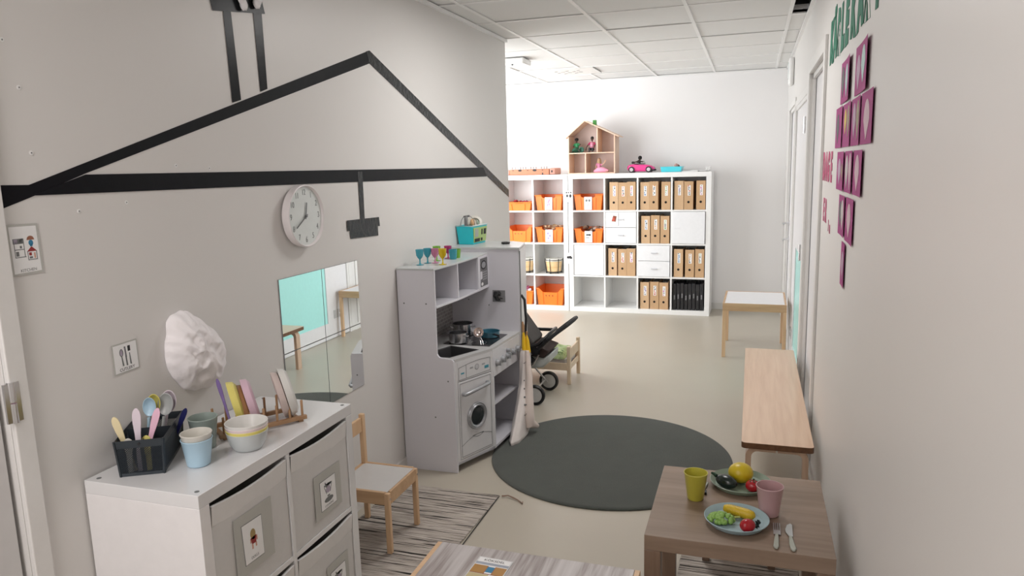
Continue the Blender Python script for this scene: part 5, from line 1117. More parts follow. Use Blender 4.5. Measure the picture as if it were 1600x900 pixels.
# binders
def binder(u, z, w, h, label, col, pc_, hole=True, parent=None):
    t = thing('magazine_file', label, 'magazine file', tuple(S(u+w/2, .14, z)), SA, 'cardboard files in the cube shelf')
    g = MB(); d0, d1 = .022, .285; tk = .003
    g.box((u, d0, z), (u+w, d0+tk, z+h)); g.box((u, d0+tk, z), (u+tk, d1, z+h)); g.box((u+w-tk, d0+tk, z), (u+w, d1, z+h)); g.box((u+tk, d1-tk, z), (u+w-tk, d1, z+h*.6)); g.box((u+tk, d0+tk, z), (u+w-tk, d1-tk, z+tk)); sobj(g, 'file_body', col, t, smooth=0)
    g = MB(); g.box((u+w*.2, d0+tk+.01, z+tk), (u+w*.8, d1-.02, z+h*.97)); sobj(g, 'papers', mat('file_papers', (.32,.31,.30), .8, var=(80,.4)), t, smooth=0)
    g = MB(); lx = u+w*.40; g.box((lx, d0-.0008, z+h*.50), (lx+w*.32, d0, z+h*.86), 0)
    rs = random.Random(int(u*1000)+int(z*777)); za = z+h*.52
    while za < z+h*.83:
        hh_ = rs.uniform(.006, .018); a_ = lx+w*.32*rs.uniform(.1, .4); g.box((a_, d0-.0014, za), (a_+w*.32*rs.uniform(.25, .5), d0-.0008, za+hh_), 1 if rs.random() > .4 else 2); za += hh_+rs.uniform(.002, .008)
    sobj(g, 'spine_label', [PAPER, pc_, GREYINK], t, smooth=0)
    if hole:
        g = MB(); p0, p1 = V((u+w*.5, d0-.0008, z+h*.27)), V((u+w*.5, d0+.0005, z+h*.27)); g.cyl(p0, p1, .0125, n=20); sobj(g, 'finger_hole', mat('hole_black', (.01,.008,.006), .9), t)
prints = [mat('pr_violet', (.30,.22,.45), .6), mat('pr_green', (.25,.42,.15), .6), mat('pr_red', (.55,.14,.10), .6), mat('pr_blue', (.15,.28,.50), .6), mat('pr_magenta', (.50,.12,.35), .6), mat('pr_orange', (.60,.28,.08), .6)]
rown = {3: 'top', 2: 'second', 1: 'third', 0: 'bottom'}; coln = {1: 'second', 2: 'third', 3: 'fourth'}
spots = {(1,3): (.045, .140, .230), (2,3): (.020, .112, .238), (3,3): (.018, .115, .238), (2,2): (.030, .130, .230), (1,1): (.030, .135, .228), (3,1): (.020, .135, .236), (2,0): (.022, .125, .222)}
k = 0
for (c, r_), us in spots.items():
    u, z = cell('R', c, r_)
    for i, du in enumerate(us):
        w = .092 if du < .225 else .090
        binder(u+du, z+.0005, w, .288+(.006 if (c+i) % 2 else 0), f'cardboard magazine file, {("left","middle","right")[i]} one of the cell in the {coln[c]} column, {rown[r_]} row', CARDB if (k*5) % 3 else CARDB2, prints[(k*7+i) % 6], hole=(k % 8 != 6)); k += 1
u, z = cell('R', 3, 0)
pos_w = ('leftmost', 'second from left', 'third from left', 'fourth from left', 'fourth from right', 'third from right', 'second from right', 'rightmost')
for i in range(8):
    a = u+.012+i*.0395; t = thing('ring_binder', f'slim black folder, {pos_w[i]} of the eight in the bottom right cell', 'folder', tuple(S(a+.018, .14, z)), SA, 'black folders in the bottom right cell')
    g = MB(); g.box((a, .03, z+.001), (a+.033, .27, z+.278+(i % 3)*.004)); sobj(g, 'folder_body', mat('folder_black', (.014,.014,.016), .4), t, bevel=.003)
    g = MB(); zz = z+.11+.01*(i % 3); g.box((a+.011, .0285, zz), (a+.022, .030, zz+.045), 0); g.box((a+.014, .0280, zz+.006), (a+.018, .0285, zz+.036), 1); sobj(g, 'spine_label', [mat('label_grey', (.35,.35,.36), .5), INK], t, smooth=0)
# orange bins
def bin_(u, z, w, h, d, label, front='flat', cardart=None, parent=None, fill=None):
    t = thing('orange_bin', label, 'storage bin', tuple(S(u+w/2, .15, z)), SA, 'orange plastic bins in the cube shelves')
    tp = .020; g = MB(); v0 = .020; n = 24
    def rimz(s):
        if front == 'dip': return h-(.030 if .30 < s < .70 else (.030*max(0, 1-abs(s-.5)*5+1) if .24 < s < .76 else 0))
        if front == 'wide': return h-.045*max(0, min(1, (s-.10)/.12, (.92-s)/.12))
        if front == 'low': return h-.012*max(0, min(1, (s-.3)/.1, (.8-s)/.1))
        return h
    lo = []; hi = []; li = []; hi_i = []
    for k in range(n+1):
        s = k/n; rz_ = rimz(s)
        lo.append((u+tp+(w-2*tp)*s, v0+tp*.6, z)); f_ = rz_/h; x = u+tp*(1-f_)+(w-2*tp*(1-f_))*s; hi.append((x, v0+tp*.6*(1-f_), z+rz_))
        li.append((u+tp+.003+(w-2*tp-.006)*s, v0+tp*.6+.004, z+.003)); hi_i.append((u+tp*(1-f_)+.004+(w-2*tp*(1-f_)-.008)*s, v0+tp*.6*(1-f_)+.004, z+rz_))
    vs = lo+hi+hi_i+li; m_ = n+1; fs = []
    for a in range(3):
        for k in range(n): fs.append((a*m_+k, a*m_+k+1, (a+1)*m_+k+1, (a+1)*m_+k))
    g.add(vs, fs)
    # rest of the tub
    b0 = [(u+tp, v0+tp*.6, z), (u+w-tp, v0+tp*.6, z), (u+w-tp, v0+d-tp, z), (u+tp, v0+d-tp, z)]; b1 = [(u, v0, z+h), (u+w, v0, z+h), (u+w, v0+d, z+h), (u, v0+d, z+h)]
    i0 = [(u+tp+.003, v0+tp*.6, z+.003), (u+w-tp-.003, v0+tp*.6, z+.003), (u+w-tp-.003, v0+d-tp-.003, z+.003), (u+tp+.003, v0+d-tp-.003, z+.003)]; i1 = [(u+.004, v0, z+h), (u+w-.004, v0, z+h), (u+w-.004, v0+d-.004, z+h), (u+.004, v0+d-.004, z+h)]
    g.add(b0+b1+i0+i1, [(3,2,1,0), (1,2,6,5), (2,3,7,6), (3,0,4,7), (8,9,10,11), (9,13,14,10), (10,14,15,11), (11,15,12,8), (5,6,14,13), (6,7,15,14), (7,4,12,15)])
    sobj(g, 'bin_body', ORANGE, t, smooth=30)
    g = MB()
    for (a, b) in ((0, .24), (.76, 1)) if front == 'dip' else (((0, .10), (.92, 1)) if front == 'wide' else ((0, 1),)):
        g.tube([(u+w*a-.004, v0-.004, z+h-.002), (u+w*b+.004*(b == 1), v0-.004, z+h-.002)], .006, 8)
    g.tube([(u-.004, v0, z+h-.002), (u-.004, v0+d, z+h-.002)], .005, 6); g.tube([(u+w+.004, v0, z+h-.002), (u+w+.004, v0+d, z+h-.002)], .005, 6)
    for s in (.22, .78): g.beam((u+tp*.9+(w-1.8*tp)*s, v0+tp*.5, z+.005), (u+tp*.3+(w-.6*tp)*s, v0+.002, z+h*.80), .010, .006)
    sobj(g, 'bin_rim', mat('orange_plastic', (0,0,0)), t)
    if front == 'wide':
        g = MB(); 
        for s in (.33, .45, .57): g.box((u+w*s, v0+.004, z+h*.55), (u+w*s+.016, v0+.006, z+h*.60)); g.box((u+w*s+.006, v0+.004, z+h*.50), (u+w*s+.010, v0+.006, z+h*.56))
        sobj(g, 'bin_slots', mat('orange_dark', (.30,.05,.01), .5), t, smooth=0)
    if cardart:
        q = lambda a, b: tuple(S(u+w*.5+a, v0-.003+.0, z+b))
        card(('x', '', '', t), [q(-.042, h-.022), q(.042, h-.022), q(.042, .006), q(-.042, .006)], cardart, PAPER, border=.003)
    if fill:
        nm, mt, lb = fill; g = MB(); rs = random.Random(int(u*100)+3)
        for _ in range(26):
            c_ = (u+w*rs.uniform(.15, .85), v0+d*rs.uniform(.15, .8), z+h-.02+rs.uniform(-.02, .03)); g.ell(c_, (rs.uniform(.015, .03), rs.uniform(.015, .03), rs.uniform(.006, .015)), 10, 6, R=Euler((rs.uniform(-1, 1), rs.uniform(-1, 1), 0)).to_matrix(), m=rs.randrange(len(mt)))
        sobj(g, nm, mt, None, label=lb, cat='toys', kind='stuff')
    return t
shr = [(GREYINK, [circ(.3,.72,.14,.10), circ(.68,.72,.14,.10), [(.32,.62), (.36,.6), (.50,.3), (.46,.3)], [(.62,.62), (.66,.62), (.54,.3), (.50,.3)]])]
pnk = [(mat('pr_pink', (.65,.25,.40), .6), [[(.35,.60), (.60,.88), (.75,.80), (.45,.50)], rect(.30,.30,.45,.50)]), (lm_, [circ(.6,.45,.14,.10)])]
u, z = cell('L', 0, 3); bin_(u+.018, z, .300, .090, .33, 'shallow orange bin with red things, top row at the far left', 'low', fill=('bin_contents', [mat('pr_darkred', (.35,.02,.03), .5)], 'red toys lying in the shallow orange bin'))
u, z = cell('L', 1, 3); bin_(u+.015, z, .305, .165, .33, 'orange bin with pink picture card, top row of the narrow shelf', 'dip', pnk)
u, z = cell('L', 0, 2); bin_(u+.018, z, .300, .170, .33, 'orange bin without a card, second row at the far left', 'wide')
u, z = cell('L', 1, 2); bin_(u+.015, z, .305, .165, .33, 'orange bin with lilac picture card, second row of the narrow shelf', 'dip', [(prints[0], [circ(.35,.7,.12,.08), circ(.62,.5,.12,.08), circ(.4,.3,.1,.08)])], fill=('bin_contents', [mat('wood_bits', (.50,.33,.20), .6)], 'wooden pieces in the orange bin with lilac card'))
u, z = cell('L', 0, 0); bin_(u+.018, z, .300, .155, .33, 'orange bin with pink and white toys, bottom row at the far left', 'flat', None, fill=('bin_contents', [mat('pr_pinkwhite', (.70,.55,.60), .6), PAPER, mat('pr_dpink', (.45,.12,.22), .6)], 'pink and white toys heaped in the bottom left bin'))
u, z = cell('L', 1, 0); bin_(u+.006, z, .315, .190, .33, 'deep empty orange bin with slots, bottom row of the narrow shelf', 'wide')
u, z = cell('R', 0, 3); bin_(u+.010, z, .310, .165, .33, 'orange bin with maraca picture card, top row of the wide shelf', 'dip', shr)
u, z = cell('R', 0, 2); bin_(u+.012, z, .310, .150, .33, 'orange bin full of brown instruments, second row of the wide shelf', 'dip', [(INK, [rect(.2,.6,.75,.72), circ(.7,.66,.12,.09)]), (GREYINK, [rect(.15,.40,.6,.46)])], fill=('bin_contents', [mat('brown_bits', (.20,.11,.07), .6), mat('wood_bits', 0), mat('beige_bits', (.6,.5,.42), .6)], 'brown and beige instruments heaped in the orange bin'))
# drums
SKIN = mat('drum_skin', (.70,.68,.62), .5)
for c in (0, 1):
    u, z = cell('L', c, 1); cx_, cy_ = (u+(.205 if c == 0 else .185)), .13
    t = thing('toy_drum', ('left', 'right')[c]+' small wooden drum with white head in the narrow cube shelf', 'drum', tuple(S(cx_, cy_, z)), SA, 'small wooden drums')
    g = MB(); g.lathe([(.078, .016), (.082, .05), (.092, .135)], (cx_, cy_, z), 36); sobj(g, 'drum_shell', wood('drum_wood', (.66,.42,.20), (.80,.60,.34), (2, 2, 20)), t)
    g = MB(); g.lathe([(.093, .135), (.095, .137), (.095, .158), (.090, .163), (.03, .164)], (cx_, cy_, z), 36); sobj(g, 'drum_head', SKIN, t)
    g = MB()
    for zz, r_ in ((.150, .097), (.018, .082)): g.tube([(cx_+r_*math.cos(a*math.pi/16), cy_+r_*math.sin(a*math.pi/16), z+zz) for a in range(32)], .004, 8, closed=True)
    for k in range(6): a = k*math.pi/3+.3; g.tube([(cx_+.098*math.cos(a), cy_+.098*math.sin(a), z+.165), (cx_+.100*math.cos(a), cy_+.100*math.sin(a), z+.13), (cx_+.086*math.cos(a), cy_+.086*math.sin(a), z+.02), (cx_+.084*math.cos(a), cy_+.084*math.sin(a), z+.001)], .004, 6); g.lathe([(.009, 0), (.009, .012)], (cx_+.084*math.cos(a), cy_+.084*math.sin(a), z+.001), 10)
    sobj(g, 'drum_hoops', BLACK, t)
# ---- things on top of the shelves
Z1 = SH+.0006
tbx = thing('peg_box', 'terracotta wooden box with pegs along the top, on the narrow cube shelf', 'wooden toy', tuple(S(-.42, .15, Z1)), SA)
TERR = mat('terracotta', (.50,.20,.11), .6); g = MB(); g.box((-.675, .045, Z1), (-.22, .28, Z1+.065)); sobj(g, 'box_body', TERR, tbx, bevel=.004)
for a_, b_, h_ in ((-.219, -.150, .072), (-.74, -.676, .062)): g = MB(); g.box((a_, .05, Z1), (b_, .275, Z1+h_)); sobj(g, 'box_end', mat('terracotta_pale', (.52,.26,.20), .6), tbx, bevel=.012, seg=3)
for s in (-.70, -.66, -.62, -.56, -.53, -.50, -.44, -.41, -.38, -.32, -.29, -.26): g = MB(); g.cyl((s, .09, Z1+.060), (s, .09, Z1+.084), .0035, n=8); g.ell((s, .09, Z1+.084), (.0055,.0055,.0055), 8, 6); sobj(g, 'peg', mat('peg_dark', (.12,.06,.05), .5), tbx)
g = MB()
for s, r_ in ((-.555, .020), (-.385, .022), (-.635, .008), (-.465, .008), (-.295, .008)): g.prism([(s+r_*1.1*math.cos(a*.42), .0448, Z1+.052+r_*.55*math.sin(a*.42)) for a in range(15)], (0, -.0006, 0))
for s, zz in ((-.295, .012), (-.190, .035)): g.box((s-.007, .0440, Z1+zz-.01), (s+.007, .0505, Z1+zz+.012))
sobj(g, 'box_hole', INK, tbx, smooth=0)
# dollhouse
dh = thing('dollhouse', 'open fronted wooden dollhouse with pitched roof on the cube shelves', 'dollhouse', tuple(S(.255, .13, Z1)), SA)
u0, u1, zf, ze = .0, .508, Z1, SH+.395; pk = (.185, SH+.548); v0, v1 = .02, .235; T = .011
g = MB(); g.box((u0, v0, zf), (u0+T, v1, ze)); sobj(g, 'side_wall', DOLLW, dh, bevel=.001); g = MB(); g.box((u1-T, v0, zf), (u1, v1, ze)); sobj(g, 'side_wall', DOLLW, dh, bevel=.001)
g = MB(); g.box((u0+T, v0, zf), (u1-T, v1, zf+T)); sobj(g, 'ground_floor', DOLLW, dh, bevel=.001); g = MB(); g.box((u0+T, v0, SH+.214), (u1-T, v1, SH+.214+T)); sobj(g, 'upper_floor', DOLLW, dh, bevel=.001)
g = MB(); g.prism([(u0+.001, v1, zf), (u1-.001, v1, zf), (u1-.001, v1, ze+.004), (pk[0], v1, pk[1]+.004), (u0+.001, v1, ze+.004)], (0, .004, 0)); sobj(g, 'back_wall', mat('dollhouse_back', (.66,.55,.52), .7), dh, smooth=0)
def roof(p, q, over):
    p = V((p[0], 0, p[1])); q = V((q[0], 0, q[1])); d = (p-q).normalized(); e = p+d*over; n_ = V((-d.z, 0, d.x)); n_ = n_ if n_.z > 0 else -n_
    g = MB(); g.prism([e+V((0, v0-.012, 0)), q+V((0, v0-.012, 0)), q+V((0, v0-.012, 0))+n_*T, e+V((0, v0-.012, 0))+n_*T], (0, v1-v0+.016, 0)); sobj(g, 'roof_panel', DOLLW, dh, bevel=.001, smooth=0)
roof((u0, ze-.002), pk, .028); roof((u1, ze-.002), pk, .045)
g = MB(); g.box((.184, v0+.002, zf+T), (.184+T, v1, SH+.214)); sobj(g, 'inner_wall', DOLLW, dh, bevel=.001)
zr = ze+(pk[1]-ze)*((u1-.318)/(u1-pk[0]))-.008
g = MB(); g.box((.312, v0+.002, SH+.214+T), (.312+T, v1, zr)); sobj(g, 'inner_wall', DOLLW, dh, bevel=.001)
g = MB(); g.box((.265, v0+.03, pk[1]-.050), (.300, v0+.07, pk[1]+.012)); sobj(g, 'chimney', mat('green_block', (.06,.30,.05), .5), dh, bevel=.002, label='green chimney block')
# dolls
def doll(c, label, skin, hair, top, bottom, pose, s=1.0, afro=True, long=False, stripe=None):
    t = thing('doll', label, 'doll', tuple(S(*c)), SA); c = V(c)
    g = MB(); P_ = lambda x, y, z: c+V((x, y, z))*s
    hz = .135
    g.ell(P_(0, 0, hz), (.015*s, .015*s, .018*s), 16, 10); g.tube([P_(0, .002, hz-.014), P_(0, .003, hz-.035), P_(0, .004, hz-.05), P_(0, .004, .045), P_(0, .004, .03)], [.006*s, .008*s, .020*s, .015*s, .020*s], 12)
    g.ell(P_(0, -.0145, hz-.002), (.003*s, .003*s, .004*s), 8, 6)
    for pth in pose['arms']: g.tube([P_(*p) for p in pth], [.007*s, .006*s, .005*s, .006*s][:len(pth)], 8)
    for pth in pose['legs']: g.tube([P_(*p) for p in pth], [.011*s, .009*s, .006*s, .006*s][:len(pth)], 8)
    sobj(g, 'body', skin, t)
    g = MB()
    if long: g.tube([P_(0, .004, hz+.018), P_(0, .008, hz+.004), P_(0, .012, hz-.03), P_(0, .014, hz-.075)], [.012*s, .021*s, .024*s, .014*s], 14)
    else: g.ell(P_(0, .004, hz+.008), ((.022 if afro else .017)*s, .020*s, .018*s), 14, 8)
    sobj(g, 'hair', hair, t)
    g = MB(); g.tube([P_(0, .004, hz-.030), P_(0, .004, hz-.05), P_(0, .004, .065), P_(0, .004, .035)], [.012*s, .023*s, .020*s, .024*s], 14, m=0)
    if stripe:
        for k, zz in enumerate((.100, .083, .066, .050)): g.tube([P_(0, .004, zz), P_(0, .004, zz-.007)], [.0245*s, .0245*s], 14, m=1)
    for pth in pose['arms']: g.tube([P_(*p) for p in pth[:2]], [.010*s, .009*s], 8, m=1 if stripe else 0)
    sobj(g, 'shirt', [top, stripe or top], t)
    g = MB()
    if pose.get('skirt'): g.tube([P_(*p) for p in pose['skirt']], [k*s for k in pose['skr']], 16)
    else:
        for pth in pose['legs']: g.tube([P_(*p) for p in pth[:3]], [.014*s, .011*s, .009*s], 8)
    sobj(g, 'skirt' if pose.get('skirt') else 'trousers', bottom, t)
BSK, WSK = mat('doll_brown', (.055,.028,.018), .5), mat('doll_tan', (.55,.33,.22), .5)
HB_, HBL = mat('hair_black', (.008,.007,.007), .8), mat('hair_blonde', (.42,.28,.15), .7)
sit = dict(arms=[[(-.020,.004,.098), (-.032,-.01,.075), (-.028,-.035,.062)], [(.020,.004,.098), (.036,-.01,.080), (.050,-.03,.092)]], legs=[[(-.010,0,.025), (-.020,-.045,.030), (-.030,-.06,.012)], [(.010,0,.025), (.030,-.045,.030), (.050,-.05,.012)]])
UFZ = SH+.214+T+.0006
doll((.075, .10, UFZ), 'small doll in green sitting upstairs at the left of the dollhouse', BSK, HB_, mat('dgreen', (.04,.30,.12), .6), mat('dgreen2', (.03,.13,.08), .6), dict(sit, skirt=[(0,0,.045), (-.005,-.02,.025), (.0,-.03,.008)], skr=[.022, .042, .050]), .98)
doll((.245, .10, UFZ), 'small doll in striped pink jumper sitting upstairs in the dollhouse', BSK, HB_, mat('dpink', (.75,.45,.55), .6), INK, dict(sit, arms=[[(-.020,.004,.098), (-.040,-.008,.075), (-.055,-.02,.050), (-.060,-.03,.02)], [(.020,.004,.098), (.030,-.01,.075), (.028,-.02,.05)]], legs=[[(-.010,0,.03), (-.018,-.045,.040), (-.020,-.05,.008)], [(.010,0,.03), (.014,-.045,.040), (.014,-.05,.008)]]), 1.05, afro=False, stripe=mat('dstripe', (.40,.02,.10), .6))
doll((.320, .09, Z1+T), 'blonde doll in pink dress with raised arm downstairs in the dollhouse', WSK, HBL, mat('drose', (.60,.22,.35), .6), mat('drose2', (.80,.35,.50), .6), dict(arms=[[(-.02,.004,.098), (-.03,-.01,.07), (-.028,-.02,.045)], [(.020,.004,.085), (.040,-.01,.080), (.065,-.02,.105), (.078,-.02,.130)]], legs=[[(.01,0,.02), (.05,-.03,.02), (.10,-.035,.012)], [(.0,0,.02), (.05,-.015,.02), (.11,-.02,.012)]], skirt=[(-.055,-.012,.010), (-.01,-.012,.026), (.045,-.02,.028), (.105,-.02,.016)], skr=[.012, .030, .032, .014]), .98, long=True)
t = thing('doll_accessory', 'round green toy bag lying beside the doll in green', 'toy', tuple(S(.135, .07, UFZ)), SA)
g = MB(); g.lathe([(.028, -.008), (.030, 0), (.028, .008), (.02, .01), (.018, .0), (.02, -.01)], (.137, .06, UFZ+.031), 24, R=Matrix.Rotation(math.pi/2, 3, 'X')); sobj(g, 'bag_body', mat('dgreen2', 0), t)
# pink car with doll
car = thing('toy_car', 'pink open toy car on top of the wide cube shelf', 'toy car', tuple(S(.755, .15, Z1)), SA)
PCAR = mat('car_pink', (.85,.06,.30), .25, coat=.5)
prof = [(-.143,.030),(-.150,.060),(-.140,.088),(-.105,.094),(-.06,.098),(-.03,.090),(.03,.092),(.06,.090),(.10,.082),(.135,.066),(.150,.045),(.148,.022),(.125,.018),(-.12,.018)]
g = MB(); nY = 9; vs = []; cx_ = .762
for j in range(nY):
    y = -1+2*j/(nY-1); k_ = 1-.10*abs(y)**3; wv = .058*y
    for (x, z) in prof: vs.append((cx_+x*(1-.05*y*y), .15+wv, Z1+.012+(z-.018)*(1-.22*max(0, abs(y)-.6)) ))
n_ = len(prof); fs = [(j*n_+i, j*n_+(i+1) % n_, (j+1)*n_+(i+1) % n_, (j+1)*n_+i) for j in range(nY-1) for i in range(n_)]+[tuple(range(n_))[::-1], tuple((nY-1)*n_+i for i in range(n_))]
g.add(vs, fs); sobj(g, 'car_body', PCAR, car, smooth=50, sub=1)
for x in (-.095, .085):
    for y in (.150-.060, .150+.060):
        Rw = Matrix.Rotation(math.pi/2, 3, 'X'); g = MB(); g.lathe([(.018, -.011), (.029, -.012), (.032, -.006), (.032, .006), (.029, .012), (.018, .011)], (cx_+x, y, Z1+.0325), 28, R=Rw); w = sobj(g, 'wheel', BLACK, car)
        g = MB(); g.lathe([(.019, -.0125), (.019, .0125)], (cx_+x, y, Z1+.0325), 20, R=Rw); sobj(g, 'hubcap', mat('hub_pale', (.60,.55,.58), .3), w)
g = MB(); g.box((cx_-.07, .105, Z1+.088), (cx_+.035, .195, Z1+.096)); sobj(g, 'cockpit', INK, car, bevel=.004); g = MB(); g.box((cx_+.085, .088, Z1+.014), (cx_+.146, .0925, Z1+.034)); g.box((cx_+.1435, .11, Z1+.018), (cx_+.150, .19, Z1+.034)); sobj(g, 'grille', INK, car, bevel=.002)
g = MB(); g.prism([(cx_+.035, .10, Z1+.094), (cx_+.020, .10, Z1+.122), (cx_+.020, .20, Z1+.122), (cx_+.035, .20, Z1+.094)], (.002, 0, 0)); sobj(g, 'windscreen', mat('clear_screen', (.6,.75,.65), .1, trans=.8), car, smooth=0)
g = MB(); g.box((cx_-.10, .12, Z1+.094), (cx_-.075, .18, Z1+.118)); sobj(g, 'car_seat', INK, car, bevel=.006)
dl = thing('doll', 'black haired doll sitting in the pink toy car', 'doll', tuple(S(cx_-.02, .14, Z1+.097)), SA)
g = MB(); g.ell((cx_-.012, .14, Z1+.148), (.015,.015,.018), 14, 10); g.tube([(cx_-.015, .14, Z1+.135), (cx_-.025, .142, Z1+.115), (cx_-.03, .142, Z1+.100)], [.008, .020, .020], 12); g.tube([(cx_-.025, .125, Z1+.120), (cx_-.055, .118, Z1+.112), (cx_-.075, .12, Z1+.108)], .006, 8); g.tube([(cx_-.02, .16, Z1+.120), (cx_+.005, .165, Z1+.112), (cx_+.018, .16, Z1+.115)], .006, 8); sobj(g, 'body', BSK, dl)
g = MB(); g.ell((cx_-.014, .143, Z1+.154), (.021,.021,.022), 16, 10); sobj(g, 'hair', HB_, dl)
g = MB(); g.tube([(cx_-.017, .14, Z1+.130), (cx_-.027, .142, Z1+.113), (cx_-.03, .142, Z1+.099)], [.012, .022, .022], 12); sobj(g, 'shirt', INK, dl)
# cyan tray
ct = thing('toy_tray', 'cyan plastic tray right of the pink car on the cube shelf', 'tray', tuple(S(1.08, .13, Z1)), SA)
g = MB(); a0_, a1_, b0_, b1_, hh_ = .975, 1.190, .045, .22, .055
o0 = [(a0_+.008, b0_+.008, Z1), (a1_-.008, b0_+.008, Z1), (a1_-.008, b1_-.008, Z1), (a0_+.008, b1_-.008, Z1)]; o1 = [(a0_, b0_, Z1+hh_), (a1_, b0_, Z1+hh_), (a1_, b1_, Z1+hh_), (a0_, b1_, Z1+hh_)]
q1 = [(a0_+.004, b0_+.004, Z1+hh_), (a1_-.004, b0_+.004, Z1+hh_), (a1_-.004, b1_-.004, Z1+hh_), (a0_+.004, b1_-.004, Z1+hh_)]; q0 = [(a0_+.012, b0_+.012, Z1+.003), (a1_-.012, b0_+.012, Z1+.003), (a1_-.012, b1_-.012, Z1+.003), (a0_+.012, b1_-.012, Z1+.003)]
g.add(o0+o1+q1+q0, [(3,2,1,0)]+[(r_*4+i, r_*4+(i+1) % 4, (r_+1)*4+(i+1) % 4, (r_+1)*4+i) for r_ in range(3) for i in range(4)]+[(12,13,14,15)]); sobj(g, 'tray_body', mat('cyan_light', (.10,.68,.78), .3), ct, bevel=.002)
g = MB(); g.box((a0_-.006, b0_-.006, Z1+hh_-.004), (a1_+.006, b0_+.001, Z1+hh_)); g.box((a0_-.006, b1_-.001, Z1+hh_-.004), (a1_+.006, b1_+.006, Z1+hh_)); sobj(g, 'tray_rim', mat('cyan_light', 0), ct)
g = MB(); g.ell((1.125, .13, Z1+.060), (.022,.020,.026), 16, 10); g.ell((1.136, .14, Z1+.048), (.026,.02,.03), 16, 10, m=1); sobj(g, 'toy_figure', [mat('skin_pinkish', (.50,.28,.25), .6), mat('hair_brown', (.10,.06,.05), .7)], None, label='brown haired toy figure lying in the cyan tray', cat='toy')
for i, (a, w_, zz, lb) in enumerate(((1.19, .16, 0, 'lower'), (1.27, .19, .007, 'upper'))):
    g = MB(); g.box((a, .03+.02*i, Z1+zz), (a+w_, .25, Z1+zz+.006)); sobj(g, 'paper_stack', PAPER, None, smooth=0, label=f'{lb} stack of white paper sheets at the right end of the wide shelf', cat='paper')
g = MB(); g.box((1.415, .20, Z1+.001), (1.465, .25, Z1+.045)); g.box((1.425, .195, Z1+.012), (1.437, .2, Z1+.03)); sobj(g, 'small_box', WHITEP, None, bevel=.003, label='small white plastic box at the right end of the wide shelf', cat='small box')

# ------------------------------------------------------------ right wall paper heart and letters
petm = [mat('petal_mint', (.45,.62,.62), .6, var=(60,.3)), mat('petal_rose', (.60,.42,.48), .6, var=(60,.2)), mat('petal_lilac', (.45,.30,.42), .6, var=(60,.3)), mat('petal_olive', (.30,.26,.16), .6, var=(60,.4)), mat('petal_grey', (.08,.08,.09), .6, var=(60,.3)), mat('petal_yellow', (.70,.55,.10), .6), mat('petal_pale', (.55,.50,.50), .6, var=(60,.2))]
def sheet(y0, y1, z0, z1, petals, label, curl=.008):
    """y0 = far edge, y1 = near edge; a sheet pinned to the wall, near edge curling away"""
    t = thing('paper_sheet', label, 'paper artwork', (XR-.003, (y0+y1)/2, (z0+z1)/2), 0, 'purple sheets forming a heart')
    g = MB(); n = 10; vs = []
    def off(s): return .002+curl*s**2.5
    for k in range(n+1):
        s = k/n; y = y0+(y1-y0)*s
        for z in (z0, z1): vs.append((XR-off(s), y, z)); vs.append((XR-off(s)-.0006, y, z))
    fs = []
    for k in range(n):
        a = 4*k; b = 4*k+4; fs += [(a, b, b+2, a+2), (a+1, a+3, b+3, b+1), (a, a+1, b+1, b), (a+2, b+2, b+3, a+3)]
    fs += [(0, 2, 3, 1), (4*n, 4*n+1, 4*n+3, 4*n+2)]
    g.add(vs, fs); g.build('paper', PURP, t, smooth=60)
    W_, H_ = abs(y1-y0), z1-z0
    for (c, w, h0, h1, mi) in petals:
        g = MB(); ym = y0+(y1-y0)*c; pts = []
        for k in range(20):
            a = 2*math.pi*k/20; x = math.cos(a); zz = math.sin(a); pw = w*.5*(1 if zz > 0 else (1+zz*.75)); s_ = c+x*pw; zc = (h0+h1)/2+zz*(h1-h0)/2
            pts.append((XR-off(min(1, max(0, s_)))-.0009, y0+(y1-y0)*s_, z0+H_*zc))
        g.prism(pts, (-.0006, 0, 0)); g.build('petal', petm[mi], t, smooth=0)
sheet(3.175, 2.865, 1.792, 1.946, [(.22,.30,.15,.88,4), (.66,.34,.10,.86,0)], 'left purple sheet in the top row of the paper heart')
sheet(2.755, 2.440, 1.790, 1.946, [(.26,.30,.10,.80,2), (.66,.36,.18,.90,0)], 'right purple sheet in the top row of the paper heart')
ws = [3.30, 3.05, 2.80, 2.56, 2.30]; pp_ = [[(.35,.4,.1,.85,4)], [(.32,.26,.3,.88,5), (.72,.34,.2,.92,3)], [(.34,.36,.15,.9,2), (.76,.36,.1,.92,3)], [(.5,.5,.08,.85,1)]]
for i in range(4): sheet(ws[i], ws[i+1]+.004, 1.628, 1.783, pp_[i], ('first', 'second', 'third', 'fourth')[i]+' purple sheet from the left in the second row of the heart', .004)
ws = [3.19, 2.93, 2.69, 2.455]; pp_ = [[(.38,.42,.15,.82,2), (.80,.24,.25,.70,3)], [(.28,.36,.1,.9,6), (.75,.40,.08,.95,1)], [(.45,.5,.1,.9,1)]]
for i in range(3): sheet(ws[i], ws[i+1]+.004, 1.468, 1.612, pp_[i], ('left', 'middle', 'right')[i]+' purple sheet in the third row of the paper heart', .005)
sheet(3.06, 2.85, 1.305, 1.452, [(.30,.4,.2,.85,4), (.65,.5,.15,.9,6)], 'left purple sheet in the fourth row of the paper heart', .004)
sheet(2.84, 2.61, 1.300, 1.452, [(.45,.5,.12,.88,1)], 'right purple sheet in the fourth row of the paper heart', .004)
sheet(2.915, 2.785, 1.130, 1.288, [(.5,.6,.15,.8,2)], 'single narrow purple sheet at the bottom tip of the paper heart', .004)
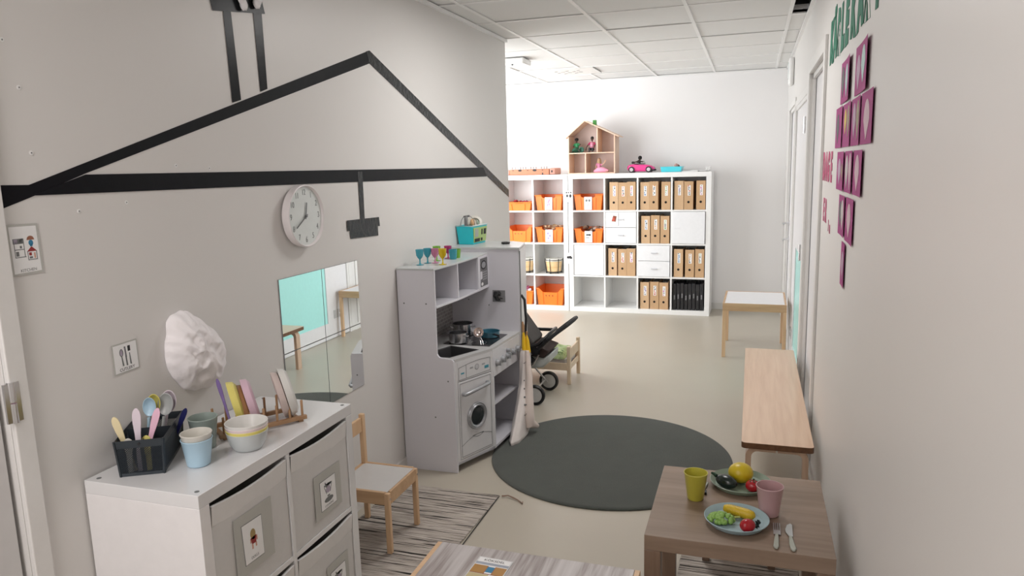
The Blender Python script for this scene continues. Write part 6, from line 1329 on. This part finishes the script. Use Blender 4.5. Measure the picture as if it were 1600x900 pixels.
def letter(ch, y, z, size, m, label, grp, xs=1.0, bold=.012, rot=0):
    M = frame((XR-.0015, y, z), (0, -math.cos(rot), math.sin(rot)), (0, math.sin(rot), math.cos(rot)))
    o = txt('paper_letter', ch, size, M, m, None, .0008, bold=bold*size*4, xs=xs); loc = V((XR-.002, y, z)); o.data.transform(Matrix.Translation(-loc)); o.location = loc
    tag(o, label, 'paper letter', grp)
gl = [('K', 3.64), ('Ä', 3.50), ('R', 3.36), ('L', 3.22), ('E', 3.08), ('K', 2.90), ('Ä', 2.72), ('R', 2.56), ('T', 2.36)]
ordn = ['first', 'second', 'third', 'fourth', 'fifth', 'sixth', 'seventh', 'eighth', 'ninth']
for i, (ch, y) in enumerate(gl): letter(ch, y, 2.085, .225, GREENP, f'green paper letter {ch}, {ordn[i]} from the door frame in the top word', 'green paper letters above the heart', .8, bold=.02, rot=.1*math.sin(i*2.3))
for i, (ch, y) in enumerate((('D', 3.76), ('A', 3.65), ('G', 3.54), ('E', 3.42))): letter(ch, y, 1.545, .165, PINKP, f'pink paper letter {ch}, {ordn[i]} from the door frame in the upper pink word', 'pink paper letters beside the heart', .75, bold=.014)
for i, (ch, y, sz, z) in enumerate((('E', 3.68, .14, 1.35), ('R', 3.585, .14, 1.35), ('i', 3.44, .07, 1.300), ('n', 3.38, .07, 1.295))): letter(ch, y, z, sz, PINKP, f'pink paper letter {ch}, {ordn[i]} from the door frame in the lower pink word', 'pink paper letters beside the heart', .75, bold=.010)
# alarm / emergency lamp on right wall near the back
al = thing('wall_alarm', 'white rounded alarm unit high on the right wall near the back', 'alarm', (XR-.03, 7.0, 2.34))
g = MB(); g.box((XR-.045, 6.94, 2.22), (XR-.001, 7.07, 2.46)); g.build('alarm_body', WHITEP, al, bevel=.02, seg=4); g = MB(); g.box((XR-.050, 6.965, 2.28), (XR-.045, 7.045, 2.42)); g.build('alarm_lens', mat('alarm_glass', (.75,.8,.8), .15), al, bevel=.002)
# smoke detector / router on the ceiling
dt = thing('ceiling_box', 'white rectangular box device on the ceiling near the left corner', 'ceiling device', (-1.93, 6.2, ZC-.03))
g = MB(); g.box((-2.07, 6.10, ZC-.052), (-1.86, 6.33, ZC-.003)); g.build('device_body', WHITEP, dt, bevel=.012, seg=3); g = MB(); g.ell((-1.97, 6.13, ZC-.056), (.010, .010, .008), 12, 8); g.build('device_sensor', GREYINK, dt)
vt = thing('ceiling_vent', 'square white ceiling air vent with dark dotted slots', 'air vent', (-1.74, 7.27, ZC))
g = MB(); g.box((-2.04, 7.06, ZC-.006), (-1.47, 7.50, ZC+.001)); g.build('vent_plate', mat('vent_white', (.74,.73,.71), .5), vt, smooth=0)
g = MB()
for i in range(4):
    for j in range(5):
        if (i+j) % 2 == 0: g.obox((-1.86+j*.055, 7.19+i*.06, ZC-.0068), (.040, .012, .0014), Matrix.Rotation(.6*((i*j) % 3-1), 3, 'Z'))
g.build('vent_slots', mat('vent_dark', (.10,.09,.08), .7), vt, smooth=0)
